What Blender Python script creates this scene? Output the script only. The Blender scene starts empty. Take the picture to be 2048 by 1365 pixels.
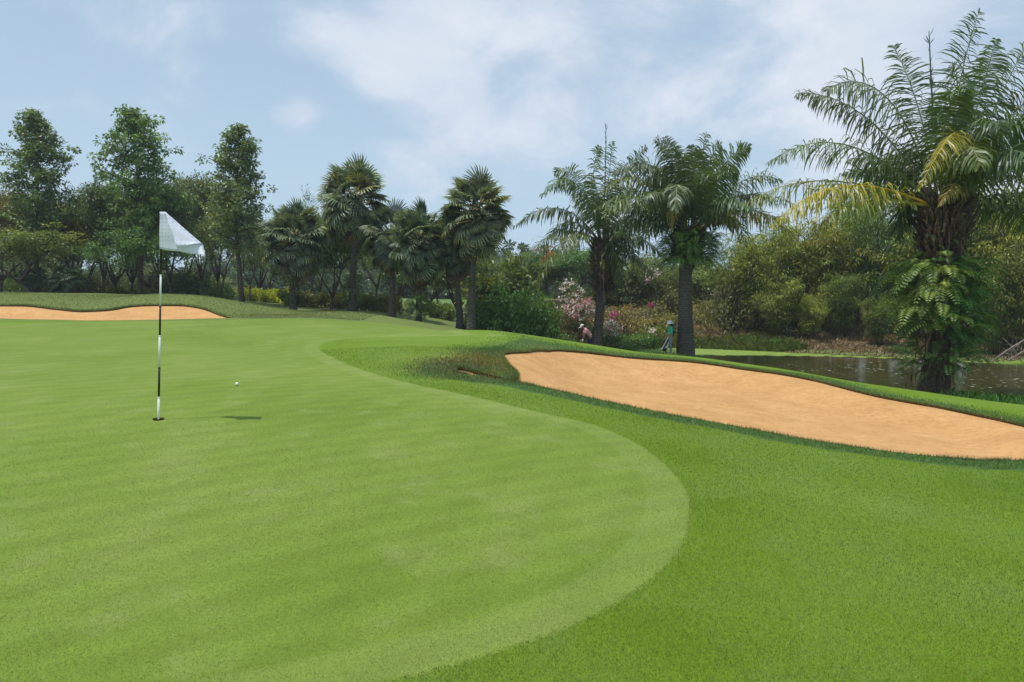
import bpy, math, random
import numpy as np
from mathutils import Vector, Matrix

PI = math.pi
EYE = 1.7                    # camera height above its own ground
F = 1500.0                   # focal length in pixels of the 2048 wide frame
HOR = 585.0                  # horizon row
TH = math.atan((682.5 - HOR) / F)
sc = bpy.context.scene
COL = sc.collection
rng = np.random.default_rng(7)
random.seed(7)

def P(px, py, Y):
    """point seen at pixel (px,py) of the 2048x1365 frame, at ground distance Y"""
    a = (px - 1024.0) / F
    b = (682.5 - py) / F
    dy = math.cos(TH) + b * math.sin(TH)
    dz = -math.sin(TH) + b * math.cos(TH)
    t = Y / dy
    return np.array([a * t, Y, EYE + dz * t])

# ------------------------------------------------------------------ mesh helpers
def tag(o, label=None, cat=None, group=None, kind=None):
    if label: o['label'] = label
    if cat: o['category'] = cat
    if group: o['group'] = group
    if kind: o['kind'] = kind
    return o

def empty(name, loc=(0, 0, 0), rz=0.0):
    o = bpy.data.objects.new(name, None)
    o.empty_display_size = 0.3
    o.location = tuple(float(v) for v in loc)
    o.rotation_euler = (0, 0, rz)
    COL.objects.link(o)
    return o

def mk(name, V, faces, mat=None, parent=None, attrs=None, smooth=False, loc=None):
    """faces: list of (m,k) int arrays. V: (n,3)"""
    me = bpy.data.meshes.new(name)
    V = np.asarray(V, dtype=np.float32).reshape(-1, 3)
    if not isinstance(faces, (list, tuple)) or not isinstance(faces[0], np.ndarray): faces = [np.asarray(faces)]
    faces = [np.asarray(f, dtype=np.int32) for f in faces if len(f)]
    loops = np.concatenate([f.ravel() for f in faces])
    tot = np.concatenate([np.full(len(f), f.shape[1], np.int32) for f in faces])
    start = np.concatenate([[0], np.cumsum(tot)[:-1]]).astype(np.int32)
    me.vertices.add(len(V)); me.vertices.foreach_set('co', V.ravel())
    me.loops.add(len(loops)); me.loops.foreach_set('vertex_index', loops)
    me.polygons.add(len(tot)); me.polygons.foreach_set('loop_start', start)
    me.polygons.foreach_set('loop_total', tot)
    if smooth: me.polygons.foreach_set('use_smooth', np.ones(len(tot), bool))
    me.update(calc_edges=True)
    for k, a in (attrs or {}).items():
        at = me.attributes.new(k, 'FLOAT', 'POINT')
        at.data.foreach_set('value', np.asarray(a, np.float32))
    if mat is not None: me.materials.append(mat)
    o = bpy.data.objects.new(name, me)
    COL.objects.link(o)
    if parent is not None: o.parent = parent
    if loc is not None: o.location = tuple(float(v) for v in loc)
    return o

def inst(src, name, parent=None, M=None, loc=None):
    o = bpy.data.objects.new(name, src.data)
    COL.objects.link(o)
    if parent is not None: o.parent = parent
    if M is not None: o.matrix_local = M
    if loc is not None: o.location = loc
    o.color = src.color
    return o

class MB:
    """collects quads / tris with a per-vertex tint"""
    def __init__(s): s.V = []; s.Q = []; s.T = []; s.A = []; s.n = 0
    def add(s, V, Q=None, T=None, tint=0.5):
        V = np.asarray(V, float).reshape(-1, 3)
        if Q is not None and len(Q): s.Q.append(np.asarray(Q, int) + s.n)
        if T is not None and len(T): s.T.append(np.asarray(T, int) + s.n)
        s.V.append(V)
        t = np.asarray(tint, float)
        s.A.append(np.full(len(V), float(t)) if t.ndim == 0 else t)
        s.n += len(V)
    def tube(s, pts, rad, sides=6, tint=0.5, cap=True):
        pts = np.asarray(pts, float); n = len(pts)
        rad = np.broadcast_to(np.asarray(rad, float), (n,))
        T = np.gradient(pts, axis=0); T /= np.linalg.norm(T, axis=1)[:, None] + 1e-9
        ref = np.array([1.0, 0, 0]) if abs(T[0][0]) < .8 else np.array([0, 1.0, 0])
        A = np.cross(T, ref); A /= np.linalg.norm(A, axis=1)[:, None] + 1e-9
        B = np.cross(T, A)
        ang = np.arange(sides) * 2 * PI / sides
        ring = (A[:, None, :] * np.cos(ang)[None, :, None] + B[:, None, :] * np.sin(ang)[None, :, None]) * rad[:, None, None] + pts[:, None, :]
        V = ring.reshape(-1, 3)
        i = np.arange(n - 1)[:, None] * sides; j = np.arange(sides)[None, :]; k = (j + 1) % sides
        Q = np.stack([i + j, i + k, i + sides + k, i + sides + j], -1).reshape(-1, 4)
        T_ = []
        if cap:
            V = np.vstack([V, pts[:1], pts[-1:]])
            a, b = n * sides, n * sides + 1
            for q in range(sides):
                r = (q + 1) % sides
                T_.append((a, r, q)); T_.append((b, (n - 1) * sides + q, (n - 1) * sides + r))
        s.add(V, Q, T_, tint)
    def box(s, c, h, R=None, tint=.5):
        c = np.asarray(c, float); h = np.asarray(h, float)
        V = np.array([[x, y, z] for x in (-1, 1) for y in (-1, 1) for z in (-1, 1)], float) * h
        if R is not None: V = V @ np.asarray(R).T
        s.add(V + c, [(0, 1, 3, 2), (4, 6, 7, 5), (0, 4, 5, 1), (2, 3, 7, 6), (0, 2, 6, 4), (1, 5, 7, 3)], None, tint)
    def build(s, name, mat, parent=None, smooth=False, loc=None):
        if not s.V: return None
        fs = []
        if s.Q: fs.append(np.concatenate(s.Q))
        if s.T: fs.append(np.concatenate(s.T))
        return mk(name, np.concatenate(s.V), fs, mat, parent, {'tint': np.concatenate(s.A)}, smooth, loc)

def nrm(a):
    return a / (np.linalg.norm(a, axis=-1, keepdims=True) + 1e-9)

def leaves(mb, Pn, D, N, L, W, tint, fold=.25, wide=.45):
    """folded leaf quads: Pn base, D direction, N normal"""
    D = nrm(D); S = nrm(np.cross(D, N)); N = np.cross(S, D)
    n = len(Pn)
    L = np.broadcast_to(L, (n,))[:, None]; W = np.broadcast_to(W, (n,))[:, None]
    mid = Pn + D * L * wide + N * W * fold
    V = np.stack([Pn, mid + S * W * .5, Pn + D * L, mid - S * W * .5], 1).reshape(-1, 3)
    Q = np.arange(n * 4).reshape(n, 4)
    mb.add(V, Q, None, np.repeat(np.broadcast_to(tint, (n,)), 4))

# ------------------------------------------------------------------ materials
def new_mat(name):
    m = bpy.data.materials.new(name); m.use_nodes = True
    nt = m.node_tree; nt.nodes.clear()
    return m, nt
def nd(nt, t, **kw):
    n = nt.nodes.new(t)
    for k, v in kw.items():
        if k in n.inputs: n.inputs[k].default_value = v
        else: setattr(n, k, v)
    return n
def lk(nt, a, b): nt.links.new(a, b)
def ramp(nt, fac, stops, interp='LINEAR'):
    r = nt.nodes.new('ShaderNodeValToRGB'); r.color_ramp.interpolation = interp
    e = r.color_ramp.elements
    while len(e) < len(stops): e.new(0.5)
    for el, (p, c) in zip(e, stops):
        el.position = p; el.color = (c[0], c[1], c[2], 1) if not isinstance(c, (int, float)) else (c, c, c, 1)
    lk(nt, fac, r.inputs['Fac']); return r.outputs['Color']
def mixc(nt, fac, a, b, mode='MIX'):
    m = nt.nodes.new('ShaderNodeMix'); m.data_type = 'RGBA'; m.blend_type = mode; m.clamp_factor = True
    for s, v in ((m.inputs[0], fac), (m.inputs[6], a), (m.inputs[7], b)):
        if isinstance(v, (int, float)): s.default_value = v
        elif isinstance(v, (tuple, list)): s.default_value = (v[0], v[1], v[2], 1)
        else: lk(nt, v, s)
    return m.outputs[2]
def mth(nt, op, a, b=None, clamp=False):
    m = nt.nodes.new('ShaderNodeMath'); m.operation = op; m.use_clamp = clamp
    for i, v in enumerate((a, b)):
        if v is None: continue
        if isinstance(v, (int, float)): m.inputs[i].default_value = v
        else: lk(nt, v, m.inputs[i])
    return m.outputs[0]
def mapr(nt, v, a, b, c=0., d=1., smooth=True):
    m = nt.nodes.new('ShaderNodeMapRange'); m.interpolation_type = 'SMOOTHSTEP' if smooth else 'LINEAR'
    lk(nt, v, m.inputs[0])
    for i, x in enumerate((a, b, c, d)): m.inputs[i + 1].default_value = x
    return m.outputs[0]
def noise(nt, scale, detail=3, rough=.55, vec=None, dist=0.0, out='Fac'):
    n = nd(nt, 'ShaderNodeTexNoise', Scale=scale, Detail=detail, Roughness=rough, Distortion=dist)
    if vec is not None: lk(nt, vec, n.inputs['Vector'])
    return n.outputs[out]
def pos(nt, scale=None):
    g = nt.nodes.new('ShaderNodeNewGeometry').outputs['Position']
    if scale is None: return g
    m = nt.nodes.new('ShaderNodeMapping'); lk(nt, g, m.inputs[0]); m.inputs['Scale'].default_value = scale
    return m.outputs[0]
def objco(nt, scale=None):
    g = nt.nodes.new('ShaderNodeTexCoord').outputs['Object']
    if scale is None: return g
    m = nt.nodes.new('ShaderNodeMapping'); lk(nt, g, m.inputs[0]); m.inputs['Scale'].default_value = scale
    return m.outputs[0]
def attr(nt, name):
    a = nt.nodes.new('ShaderNodeAttribute'); a.attribute_name = name
    return a.outputs['Fac']
def bump(nt, h, strength=.3, dist=.02):
    b = nd(nt, 'ShaderNodeBump', Strength=strength, Distance=dist); lk(nt, h, b.inputs['Height']); return b.outputs[0]
def principled(nt, col, rough=.8, normal=None, spec=.3, metal=0.):
    p = nt.nodes.new('ShaderNodeBsdfPrincipled')
    if isinstance(col, (tuple, list)): p.inputs['Base Color'].default_value = (col[0], col[1], col[2], 1)
    else: lk(nt, col, p.inputs['Base Color'])
    if isinstance(rough, (int, float)): p.inputs['Roughness'].default_value = rough
    else: lk(nt, rough, p.inputs['Roughness'])
    p.inputs['Specular IOR Level'].default_value = spec
    p.inputs['Metallic'].default_value = metal
    if normal is not None: lk(nt, normal, p.inputs['Normal'])
    o = nt.nodes.new('ShaderNodeOutputMaterial'); lk(nt, p.outputs[0], o.inputs[0])
    return p

def leaf_mat(name, stops, trans=.3, gloss=.06, rough=.45, var=.25, tcol=(1.25, 1.15, .45), hue=False):
    """foliage: diffuse + translucent + sheen; colour from tint attribute, object colour, soft noise"""
    m, nt = new_mat(name)
    c = ramp(nt, attr(nt, 'tint'), stops)
    n = noise(nt, .9, 2, .5, pos(nt))
    c = mixc(nt, 1., c, ramp(nt, n, [(.3, 1 - var), (.7, 1 + var)]), 'MULTIPLY')
    if hue: c = mixc(nt, 1., c, ramp(nt, noise(nt, 1.1, 3, .6, pos(nt)), [(.35, (1.22, 1.02, .55)), (.5, (1, 1, 1)), (.7, (.97, 1.02, 1.15))]), 'MULTIPLY')
    oi = nt.nodes.new('ShaderNodeObjectInfo')
    c = mixc(nt, 1., c, oi.outputs['Color'], 'MULTIPLY')
    d = nt.nodes.new('ShaderNodeBsdfDiffuse'); lk(nt, c, d.inputs[0])
    t = nt.nodes.new('ShaderNodeBsdfTranslucent')
    lk(nt, mixc(nt, 1., c, tcol, 'MULTIPLY'), t.inputs[0])
    g = nd(nt, 'ShaderNodeBsdfGlossy', Roughness=rough); g.inputs[0].default_value = (.9, .95, 1, 1)
    a = nt.nodes.new('ShaderNodeMixShader'); a.inputs[0].default_value = trans
    lk(nt, d.outputs[0], a.inputs[1]); lk(nt, t.outputs[0], a.inputs[2])
    b = nt.nodes.new('ShaderNodeMixShader'); b.inputs[0].default_value = gloss
    lk(nt, a.outputs[0], b.inputs[1]); lk(nt, g.outputs[0], b.inputs[2])
    o = nt.nodes.new('ShaderNodeOutputMaterial'); lk(nt, b.outputs[0], o.inputs[0])
    return m

def bark_mat(name, c1, c2, scale=(6, 6, 2), rings=0., bumpd=.03):
    m, nt = new_mat(name)
    v = objco(nt, scale)
    n = noise(nt, 2.2, 5, .65, v)
    c = ramp(nt, n, [(.3, c1), (.72, c2)])
    h = n
    if rings:
        w = nd(nt, 'ShaderNodeTexWave', Scale=rings, Distortion=7., Detail=3.); w.wave_type = 'BANDS'; w.bands_direction = 'Z'
        lk(nt, objco(nt), w.inputs['Vector'])
        h = mth(nt, 'ADD', n, w.outputs['Fac'])
        c = mixc(nt, mapr(nt, w.outputs['Fac'], 0, .35, .6, 0), c, tuple(x * .35 for x in c1))
    oi = nt.nodes.new('ShaderNodeObjectInfo')
    c = mixc(nt, 1., c, oi.outputs['Color'], 'MULTIPLY')
    principled(nt, c, .9, bump(nt, h, .8, bumpd), .15)
    return m

def plain(name, c, rough=.6, spec=.3, var=.12, sc_=12.):
    m, nt = new_mat(name)
    n = noise(nt, sc_, 3, .6, objco(nt))
    cc = ramp(nt, n, [(.3, tuple(x * (1 - var) for x in c)), (.7, tuple(min(1, x * (1 + var)) for x in c))])
    principled(nt, cc, rough, bump(nt, n, .2, .004), spec)
    return m

# ------------------------------------------------------------------ terrain height field
CT = [  # (px, py, distance): what the photograph shows of the ground
 (317,840,7.6),(474,769,9.9),(1024,1365,3.05),(100,1365,3.0),(2000,1365,3.25),(1380,1020,5.2),(2048,1000,6.1),
 (2048,921,8.2),(1750,900,8.1),(1480,855,9.0),(1300,822,9.7),(1100,778,10.9),(1035,763,11.4),(900,787,9.6),
 (740,745,11.5),(641,690,16),(500,700,15),(100,700,15),(100,760,10),(460,640,28),(0,652,25),(240,641,28),(0,638,28.5),
 (600,642,26),(350,665,20),(650,655,23),
 (0,611,33),(110,618,32.5),(185,621,32),(260,612,33),(320,610,33.2),(400,616,33),(458,635,30),
 (-200,611,33),(-200,640,28.5),(-200,588,37),
 (0,588,37),(140,594,37),(240,593,37),(320,589,37),(400,592,37),(480,608,36),(560,630,34),
 (75,590,44),(283,590,46),(478,605,44),(180,591,55),(330,589,55),(-100,590,50),
 (545,607,52),(600,605,60),(500,577,78),(500,592,66),(600,592,80),(420,590,75),
 (640,625,34),(700,624,35),(760,631,34),(830,651,31),(700,643,27.5),(585,626,42),(705,622,43),(785,640,41),
 (835,651,38),(920,661,38),(943,663,37),(900,650,42),(640,612,50),(800,628,50),(960,645,46),
 (930,662,21),(1035,672,18.5),(900,672,18.2),(780,673,18),(850,690,15.5),(930,700,14.5),(980,733,12.3),(920,734,12.2),
 (1003,708,15.2),(1033,752,11.8),(908,741,11.9),
 (1022,704,16.3),(1060,701.5,17.6),(1095,700.5,18.4),(1130,701,19),(1190,706,19.6),(1250,712,19.8),(1320,718,20),(1400,725,20),(1480,736,19.4),(1555,746,18.5),(1749,789,16),(1871,810,15.2),(2048,850,13.2),
 (1100,676,21),(1170,688,22),(1250,700,23),(1340,711,24),(1400,716,24),(1565,743,20.3),(1700,764,18.6),(1825,784,17.3),
 (1894,797,16.5),(2048,832,14.5),
 (1340,708,37),(1372,712,37.5),(1180,711,40),(1200,700,42),
 (1300,662,52),(1450,645,54),(1300,610,60),(1100,660,46),(1100,690,34),(1030,680,30),(960,672,28),
 (1700,690,44),(1700,660,48),(2000,712,40),(2000,680,44),(1865,795,22.7),
]
CX = [  # X, Y, height above the camera
 (5.2,30,-2.75),(8,30,-2.9),(11.5,25,-3.0),(14.5,19.5,-3.05),
 (14,13,-2.6),(19,18,-3.25),(25,15,-3.1),(12,8,-2.15),(20,8,-2.6),(16,21.5,-3.3),(20,22,-3.45),(30,20,-3.3),
 (-20,10,-1.05),(-20,20,-1.05),(-38,35,-.2),(-40,15,-.8),(0,-6,-1.9),(-15,-5,-1.7),(15,-5,-2.3),(30,0,-2.8),
 (-50,65,-.5),(-20,62,-.4),(0,65,-1.0),(25,62,-.7),(45,55,-1.2),(45,30,-3.3),(40,45,-2.3),(30,52,-1.6),
 (12,32,-3.95),(18,31,-4.1),(20,34,-3.9),(14,38,-3.95),(9.5,43,-3.75),(24,28,-4.0),(30,30,-3.8),(17,25,-3.7),(12.5,41,-3.9),
 (11.2,35,-3.7),(13.5,27.5,-3.7),(7.5,43.5,-3.6),(23,24,-3.8),(30,25,-3.7),
 (7.2,46,-3.2),(12.8,45.3,-3.25),(17,42.6,-3.2),(21,40,-3.25),(25.5,35.5,-3.2),(31,34.5,-3.1),(5.2,43,-3.2),
]
pts = np.array([P(*c) for c in CT] + [np.array([x, y, z + EYE]) for x, y, z in CX])
CXY = pts[:, :2] / 10.0
def _phi(r2): return np.where(r2 > 1e-12, .5 * r2 * np.log(np.maximum(r2, 1e-12)), 0.)
def _solve():
    n = len(CXY); d2 = ((CXY[:, None] - CXY[None]) ** 2).sum(-1)
    K = _phi(d2) + np.eye(n) * 2e-4
    Pm = np.hstack([np.ones((n, 1)), CXY])
    A = np.zeros((n + 3, n + 3)); A[:n, :n] = K; A[:n, n:] = Pm; A[n:, :n] = Pm.T
    return np.linalg.solve(A, np.concatenate([pts[:, 2], np.zeros(3)]))
WT = _solve()
def sstep(x, a, b):
    t = np.clip((x - a) / (b - a), 0, 1); return t * t * (3 - 2 * t)
def H(X, Y):
    X = np.asarray(X, float); Y = np.asarray(Y, float); shp = X.shape
    x = X.ravel(); y = Y.ravel(); out = np.empty(len(x))
    n = len(CXY)
    for a in range(0, len(x), 20000):
        q = np.stack([x[a:a + 20000], y[a:a + 20000]], 1) / 10.
        qc = q.copy(); qc[:, 0] = np.clip(qc[:, 0], -5.5, 5.0); qc[:, 1] = np.clip(qc[:, 1], -.8, 8.5)
        d2 = ((qc[:, None] - CXY[None]) ** 2).sum(-1)
        out[a:a + 20000] = _phi(d2) @ WT[:n] + WT[n] + qc @ WT[n + 1:]
    far = np.maximum(sstep(y, 62, 95), np.maximum(sstep(np.abs(x), 45, 60), sstep(-y, 4, 12)))
    base = EYE - .95 + .25 * np.sin(x * .05 + 1) * np.cos(y * .043) + .5 * sstep(y, 120, 300)
    base = np.where(y < 0, EYE - 2.0, base)
    und = .012 * np.sin(x * 1.7 + y * .6) * np.sin(y * 1.1 - x * .4) * sstep(y, 9, 20)
    return (out * (1 - far) + base * far + und).reshape(shp)
def hz(x, y): return float(H(np.array([x]), np.array([y]))[0])

def cast(px, py, ymin=1.2, ymax=90.):
    """pixel -> ground point"""
    ys = np.exp(np.linspace(math.log(ymin), math.log(ymax), 1600))
    a = P(px, py, 1.0)
    X = a[0] * ys; Z = EYE + (a[2] - EYE) * ys
    h = H(X, ys); d = Z - h
    i = np.argmax(d < 0)
    if not (d < 0).any(): i = len(ys) - 1
    return np.array([X[i], ys[i]])

def spline(pts_, closed=True, k=10):
    p = np.asarray(pts_, float); n = len(p); out = []
    rngi = range(n) if closed else range(n - 1)
    for i in rngi:
        if closed: p0, p1, p2, p3 = p[(i - 1) % n], p[i], p[(i + 1) % n], p[(i + 2) % n]
        else: p0, p1, p2, p3 = p[max(i - 1, 0)], p[i], p[i + 1], p[min(i + 2, n - 1)]
        for t in np.arange(k) / k:
            out.append(.5 * ((2 * p1) + (-p0 + p2) * t + (2 * p0 - 5 * p1 + 4 * p2 - p3) * t * t + (-p0 + 3 * p1 - 3 * p2 + p3) * t ** 3))
    if not closed: out.append(p[-1])
    return np.array(out)

def sdf(x, y, poly, maxd=3.0):
    """signed distance, positive inside; far points get +-maxd"""
    x = np.asarray(x, float).ravel(); y = np.asarray(y, float).ravel()
    lo = poly.min(0) - maxd; hi = poly.max(0) + maxd
    res = np.full(len(x), -maxd)
    idx = np.where((x > lo[0]) & (x < hi[0]) & (y > lo[1]) & (y < hi[1]))[0]
    a = poly; b = np.roll(poly, -1, 0); ab = b - a; L2 = (ab ** 2).sum(1) + 1e-12
    for s in range(0, len(idx), 8000):
        j = idx[s:s + 8000]; px = x[j][:, None]; py = y[j][:, None]
        dx = px - a[:, 0]; dy = py - a[:, 1]
        t = np.clip((dx * ab[:, 0] + dy * ab[:, 1]) / L2, 0, 1)
        d = np.sqrt(((dx - t * ab[:, 0]) ** 2 + (dy - t * ab[:, 1]) ** 2).min(1))
        cond = (a[:, 1] > py) != (b[:, 1] > py)
        xi = a[:, 0] + (py - a[:, 1]) * ab[:, 0] / np.where(ab[:, 1] == 0, 1e-9, ab[:, 1])
        ins = (np.sum(cond & (px < xi), 1) % 2) == 1
        res[j] = np.where(ins, 1, -1) * np.minimum(d, maxd)
    return res

green_px = [(-260,664),(0,653),(120,647),(240,644),(460,641),(580,640),(700,644),(830,655),(930,664),(1035,672),(1040,674.5),(900,673),(780,674),
 (700,678),(655,684),(641,691),(645,703),(680,722),(740,745),(830,769),(880,780),(1019,811),(1105,831),(1187,850),(1270,885),(1330,928),
 (1370,975),(1383,1020),(1375,1075),(1340,1130),(1280,1180),(1200,1230),(1100,1272),(980,1312),(850,1348),(700,1385),(450,1440),(0,1520),(-500,1500),(-700,1100),(-600,760)]
sand_px = [(1003,708,15.2),(1022,704,16.3),(1060,701.5,17.6),(1095,700.5,18.4),(1130,701,19),(1190,706,19.6),(1250,712,19.8),(1320,718,20),(1400,725,20),(1480,736,19.4),(1555,746,18.5),(1631,761,17.6),(1749,789,16),(1871,811,15.1),(1960,829,14.2),(2048,850,13.2),(2180,880),
 (2260,905),(2200,920),(2048,921),(1960,921),(1870,914),(1750,900),(1600,878),(1480,855),(1300,822),(1180,796),(1100,779),(1035,765),
 (1000,760.5),(960,754.5),(925,747.5),(906,742),(912,735.5),(930,736.5),(955,744),(985,751.5),(1015,757.5),(1030,757.5),(1034,752),(1030,742),(1015,727)]
back_px = [(-300,612),(-150,612),(0,611),(60,612),(110,618),(150,622),(185,622),(225,619),(260,613),(320,610.5),(375,612),(420,622),(458,634.5),(456,637),(380,638.5),(240,641),(110,640),(0,637.5),(-150,637),(-300,636)]
GREEN = spline([cast(*p) for p in green_px], k=6)
SAND = spline([P(*p)[:2] if len(p) == 3 else cast(*p, ymin=5) for p in sand_px], k=6)
BACK = spline([cast(*p, ymin=20) for p in back_px], k=6)
HOLE = cast(317, 840.5)

# polar grid around the viewer's ground, finer where the ground is near
az = np.concatenate([np.linspace(-180, -80, 16)[:-1], np.linspace(-80, -40, 24)[:-1], np.linspace(-40, 40, 700), np.linspace(40, 80, 24)[1:], np.linspace(80, 180, 16)[1:-1]])
az = np.radians(az)
rr = np.concatenate([np.exp(np.linspace(math.log(.5), math.log(2.4), 10))[:-1], np.exp(np.linspace(math.log(2.4), math.log(48), 420))[:-1], np.exp(np.linspace(math.log(48), math.log(900), 70))])
na, nr = len(az), len(rr)
AA, RR = np.meshgrid(az, rr, indexing='xy')        # (nr, na)
GX = (np.sin(AA) * RR).ravel(); GY = (np.cos(AA) * RR).ravel()
GZ = H(GX, GY)
i = np.arange(nr - 1)[:, None] * na; j = np.arange(na)[None, :]; k = (j + 1) % na
q = np.stack([i + j, i + k, i + na + k, i + na + j], -1).reshape(-1, 4)
TR = np.concatenate([q[:, [0, 1, 2]], q[:, [0, 2, 3]]])[:, ::-1]
cv = len(GX)
GX = np.append(GX, 0.); GY = np.append(GY, 0.); GZ = np.append(GZ, hz(0, 0))
TR = np.concatenate([TR, np.stack([(np.arange(na) + 1) % na, np.arange(na), np.full(na, cv)], 1)])
sdg = sdf(GX, GY, GREEN); sds = sdf(GX, GY, SAND); sdb = sdf(GX, GY, BACK)
HR = .054
sdh = HR - np.hypot(GX - HOLE[0], GY - HOLE[1])
VA = np.stack([GX, GY, GZ, sdg, sds, sdb, sdh], 1)   # position + fields

def clip(VA, tris, c):
    """split triangles by field column c; returns VA', inside tris, outside tris, iso segments"""
    s = VA[:, c]; s = np.where(np.abs(s) < 1e-5, 1e-5, s)
    pin = s[tris] > 0; cnt = pin.sum(1)
    ins = [tris[cnt == 3]]; outs = [tris[cnt == 0]]
    X = tris[(cnt == 1) | (cnt == 2)]; px_ = pin[(cnt == 1) | (cnt == 2)]; c1 = px_.sum(1) == 1
    lone = np.where(c1[:, None], px_, ~px_).argmax(1)
    r = np.arange(len(X)); v0 = X[r, lone]; v1 = X[r, (lone + 1) % 3]; v2 = X[r, (lone + 2) % 3]
    e = np.concatenate([np.sort(np.stack([v0, v1], 1), 1), np.sort(np.stack([v0, v2], 1), 1)])
    ue, inv = np.unique(e, axis=0, return_inverse=True); inv = inv.ravel()
    t = s[ue[:, 0]] / (s[ue[:, 0]] - s[ue[:, 1]])
    NV = VA[ue[:, 0]] * (1 - t)[:, None] + VA[ue[:, 1]] * t[:, None]; NV[:, c] = 0
    base = len(VA); VA2 = np.vstack([VA, NV]); m = len(X)
    p1 = inv[:m] + base; p2 = inv[m:] + base
    tl = np.stack([v0, p1, p2], 1); q1 = np.stack([p1, v1, v2], 1); q2 = np.stack([p1, v2, p2], 1)
    ins += [tl[c1], q1[~c1], q2[~c1]]; outs += [tl[~c1], q1[c1], q2[c1]]
    return VA2, np.concatenate(ins), np.concatenate(outs), np.stack([p1, p2], 1)

def sub(VA, tris):
    u, inv = np.unique(tris, return_inverse=True)
    return VA[u].copy(), inv.reshape(-1, 3)

VA, tin, tout, seg_h = clip(VA, TR, 6)
VA, t_sand, tout, seg_s = clip(VA, tout, 4)
VA, t_back, tout, seg_b = clip(VA, tout, 5)
VA, t_green, t_rest, _ = clip(VA, tout, 3)

# ------------------------------------------------------------------ ground materials
def grass_ground(name, kind):
    m, nt = new_mat(name)
    g = pos(nt)
    fine = noise(nt, 260, 2, .7, g); mid = noise(nt, 42, 3, .65, g); big = noise(nt, .55, 4, .6, g); b2 = noise(nt, 2.3, 3, .6, g)
    if kind == 'green':
        c = ramp(nt, big, [(.3, (.135, .206, .024)), (.5, (.160, .232, .034)), (.72, (.194, .260, .052))])
        # mowing stripes, two crossing directions
        for ang, scl, amt in ((1.02, 3.0, .042), (.35, 1.9, .028)):
            mp = nt.nodes.new('ShaderNodeMapping'); lk(nt, g, mp.inputs[0]); mp.inputs['Rotation'].default_value = (0, 0, ang)
            w = nd(nt, 'ShaderNodeTexWave', Scale=.32 * scl, Distortion=.8, Detail=1.); w.inputs['Detail Scale'].default_value = .4
            lk(nt, mp.outputs[0], w.inputs['Vector'])
            c = mixc(nt, 1., c, ramp(nt, w.outputs['Fac'], [(.25, 1 - amt), (.75, 1 + amt)]), 'MULTIPLY')
        sd = attr(nt, 'sd_green')
        edge = mth(nt, 'MULTIPLY', mapr(nt, sd, .0, .05), mapr(nt, sd, .34, .30, 0, 1))
        c = mixc(nt, mth(nt, 'MULTIPLY', edge, .22), c, (.245, .305, .095))
        c = mixc(nt, mth(nt, 'MULTIPLY', mapr(nt, b2, .5, .75), .55), c, (.225, .275, .085))
        lo, hi = .72, 1.22
    else:
        sd = attr(nt, 'sd_green'); ss = attr(nt, 'sd_sand'); dry = attr(nt, 'dry'); far = attr(nt, 'far'); bank = attr(nt, 'bank'); wet = attr(nt, 'shore')
        c = ramp(nt, big, [(.3, (.108, .196, .010)), (.45, (.142, .234, .016)), (.6, (.156, .248, .028)), (.75, (.19, .272, .032))])
        c = mixc(nt, mapr(nt, b2, .5, .72, 0, .5), c, (.16, .245, .05))
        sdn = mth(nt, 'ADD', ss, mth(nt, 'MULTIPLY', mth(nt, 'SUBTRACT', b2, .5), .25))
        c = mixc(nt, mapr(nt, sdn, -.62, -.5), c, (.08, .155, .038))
        c = mixc(nt, mth(nt, 'MULTIPLY', dry, mapr(nt, mid, .35, .65)), c, (.24, .20, .085))
        rough = ramp(nt, mid, [(.3, (.11, .155, .038)), (.7, (.205, .235, .09))])
        c = mixc(nt, far, c, rough)
        farf = ramp(nt, noise(nt, .08, 3, .5, g), [(.35, (.10, .19, .05)), (.65, (.17, .22, .08))])
        c = mixc(nt, attr(nt, 'distant'), c, farf)
        dirt = ramp(nt, mid, [(.3, (.07, .05, .028)), (.5, (.15, .11, .06)), (.75, (.26, .2, .12))])
        c = mixc(nt, bank, c, dirt)
        c = mixc(nt, wet, c, (.035, .03, .016))
        lo, hi = .55, 1.4
    c = mixc(nt, 1., c, ramp(nt, fine, [(.25, lo), (.75, hi)]), 'MULTIPLY')
    c = mixc(nt, 1., c, ramp(nt, mid, [(.3, .88), (.7, 1.12)]), 'MULTIPLY')
    hgt = mth(nt, 'ADD', mth(nt, 'MULTIPLY', fine, .4), mth(nt, 'MULTIPLY', mid, 1.0))
    principled(nt, c, .85, bump(nt, hgt, .5 if kind == 'green' else .8, .006 if kind == 'green' else .016), .12)
    return m
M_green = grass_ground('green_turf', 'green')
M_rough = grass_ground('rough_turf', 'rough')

m, nt = new_mat('bunker_sand'); M_sand = m
g = pos(nt)
a = noise(nt, 1.1, 4, .6, g); b = noise(nt, 9, 4, .65, g); f_ = noise(nt, 180, 2, .7, g)
c = ramp(nt, a, [(.3, (.59, .325, .128)), (.55, (.67, .38, .158)), (.75, (.73, .43, .19))])
mp = nt.nodes.new('ShaderNodeMapping'); lk(nt, g, mp.inputs[0]); mp.inputs['Rotation'].default_value = (0, 0, .5); mp.inputs['Scale'].default_value = (.6, 3.2, 1)
w = noise(nt, 5, 3, .6, mp.outputs[0], 1.2)
c = mixc(nt, 1., c, ramp(nt, b, [(.3, .86), (.7, 1.1)]), 'MULTIPLY')
c = mixc(nt, 1., c, ramp(nt, f_, [(.25, .82), (.75, 1.14)]), 'MULTIPLY')
sp = noise(nt, 7, 2, .5, pos(nt, (1, 2.2, 1)))
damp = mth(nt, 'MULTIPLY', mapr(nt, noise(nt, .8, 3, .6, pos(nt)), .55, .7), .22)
c = mixc(nt, damp, c, (.42, .225, .085))
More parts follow.
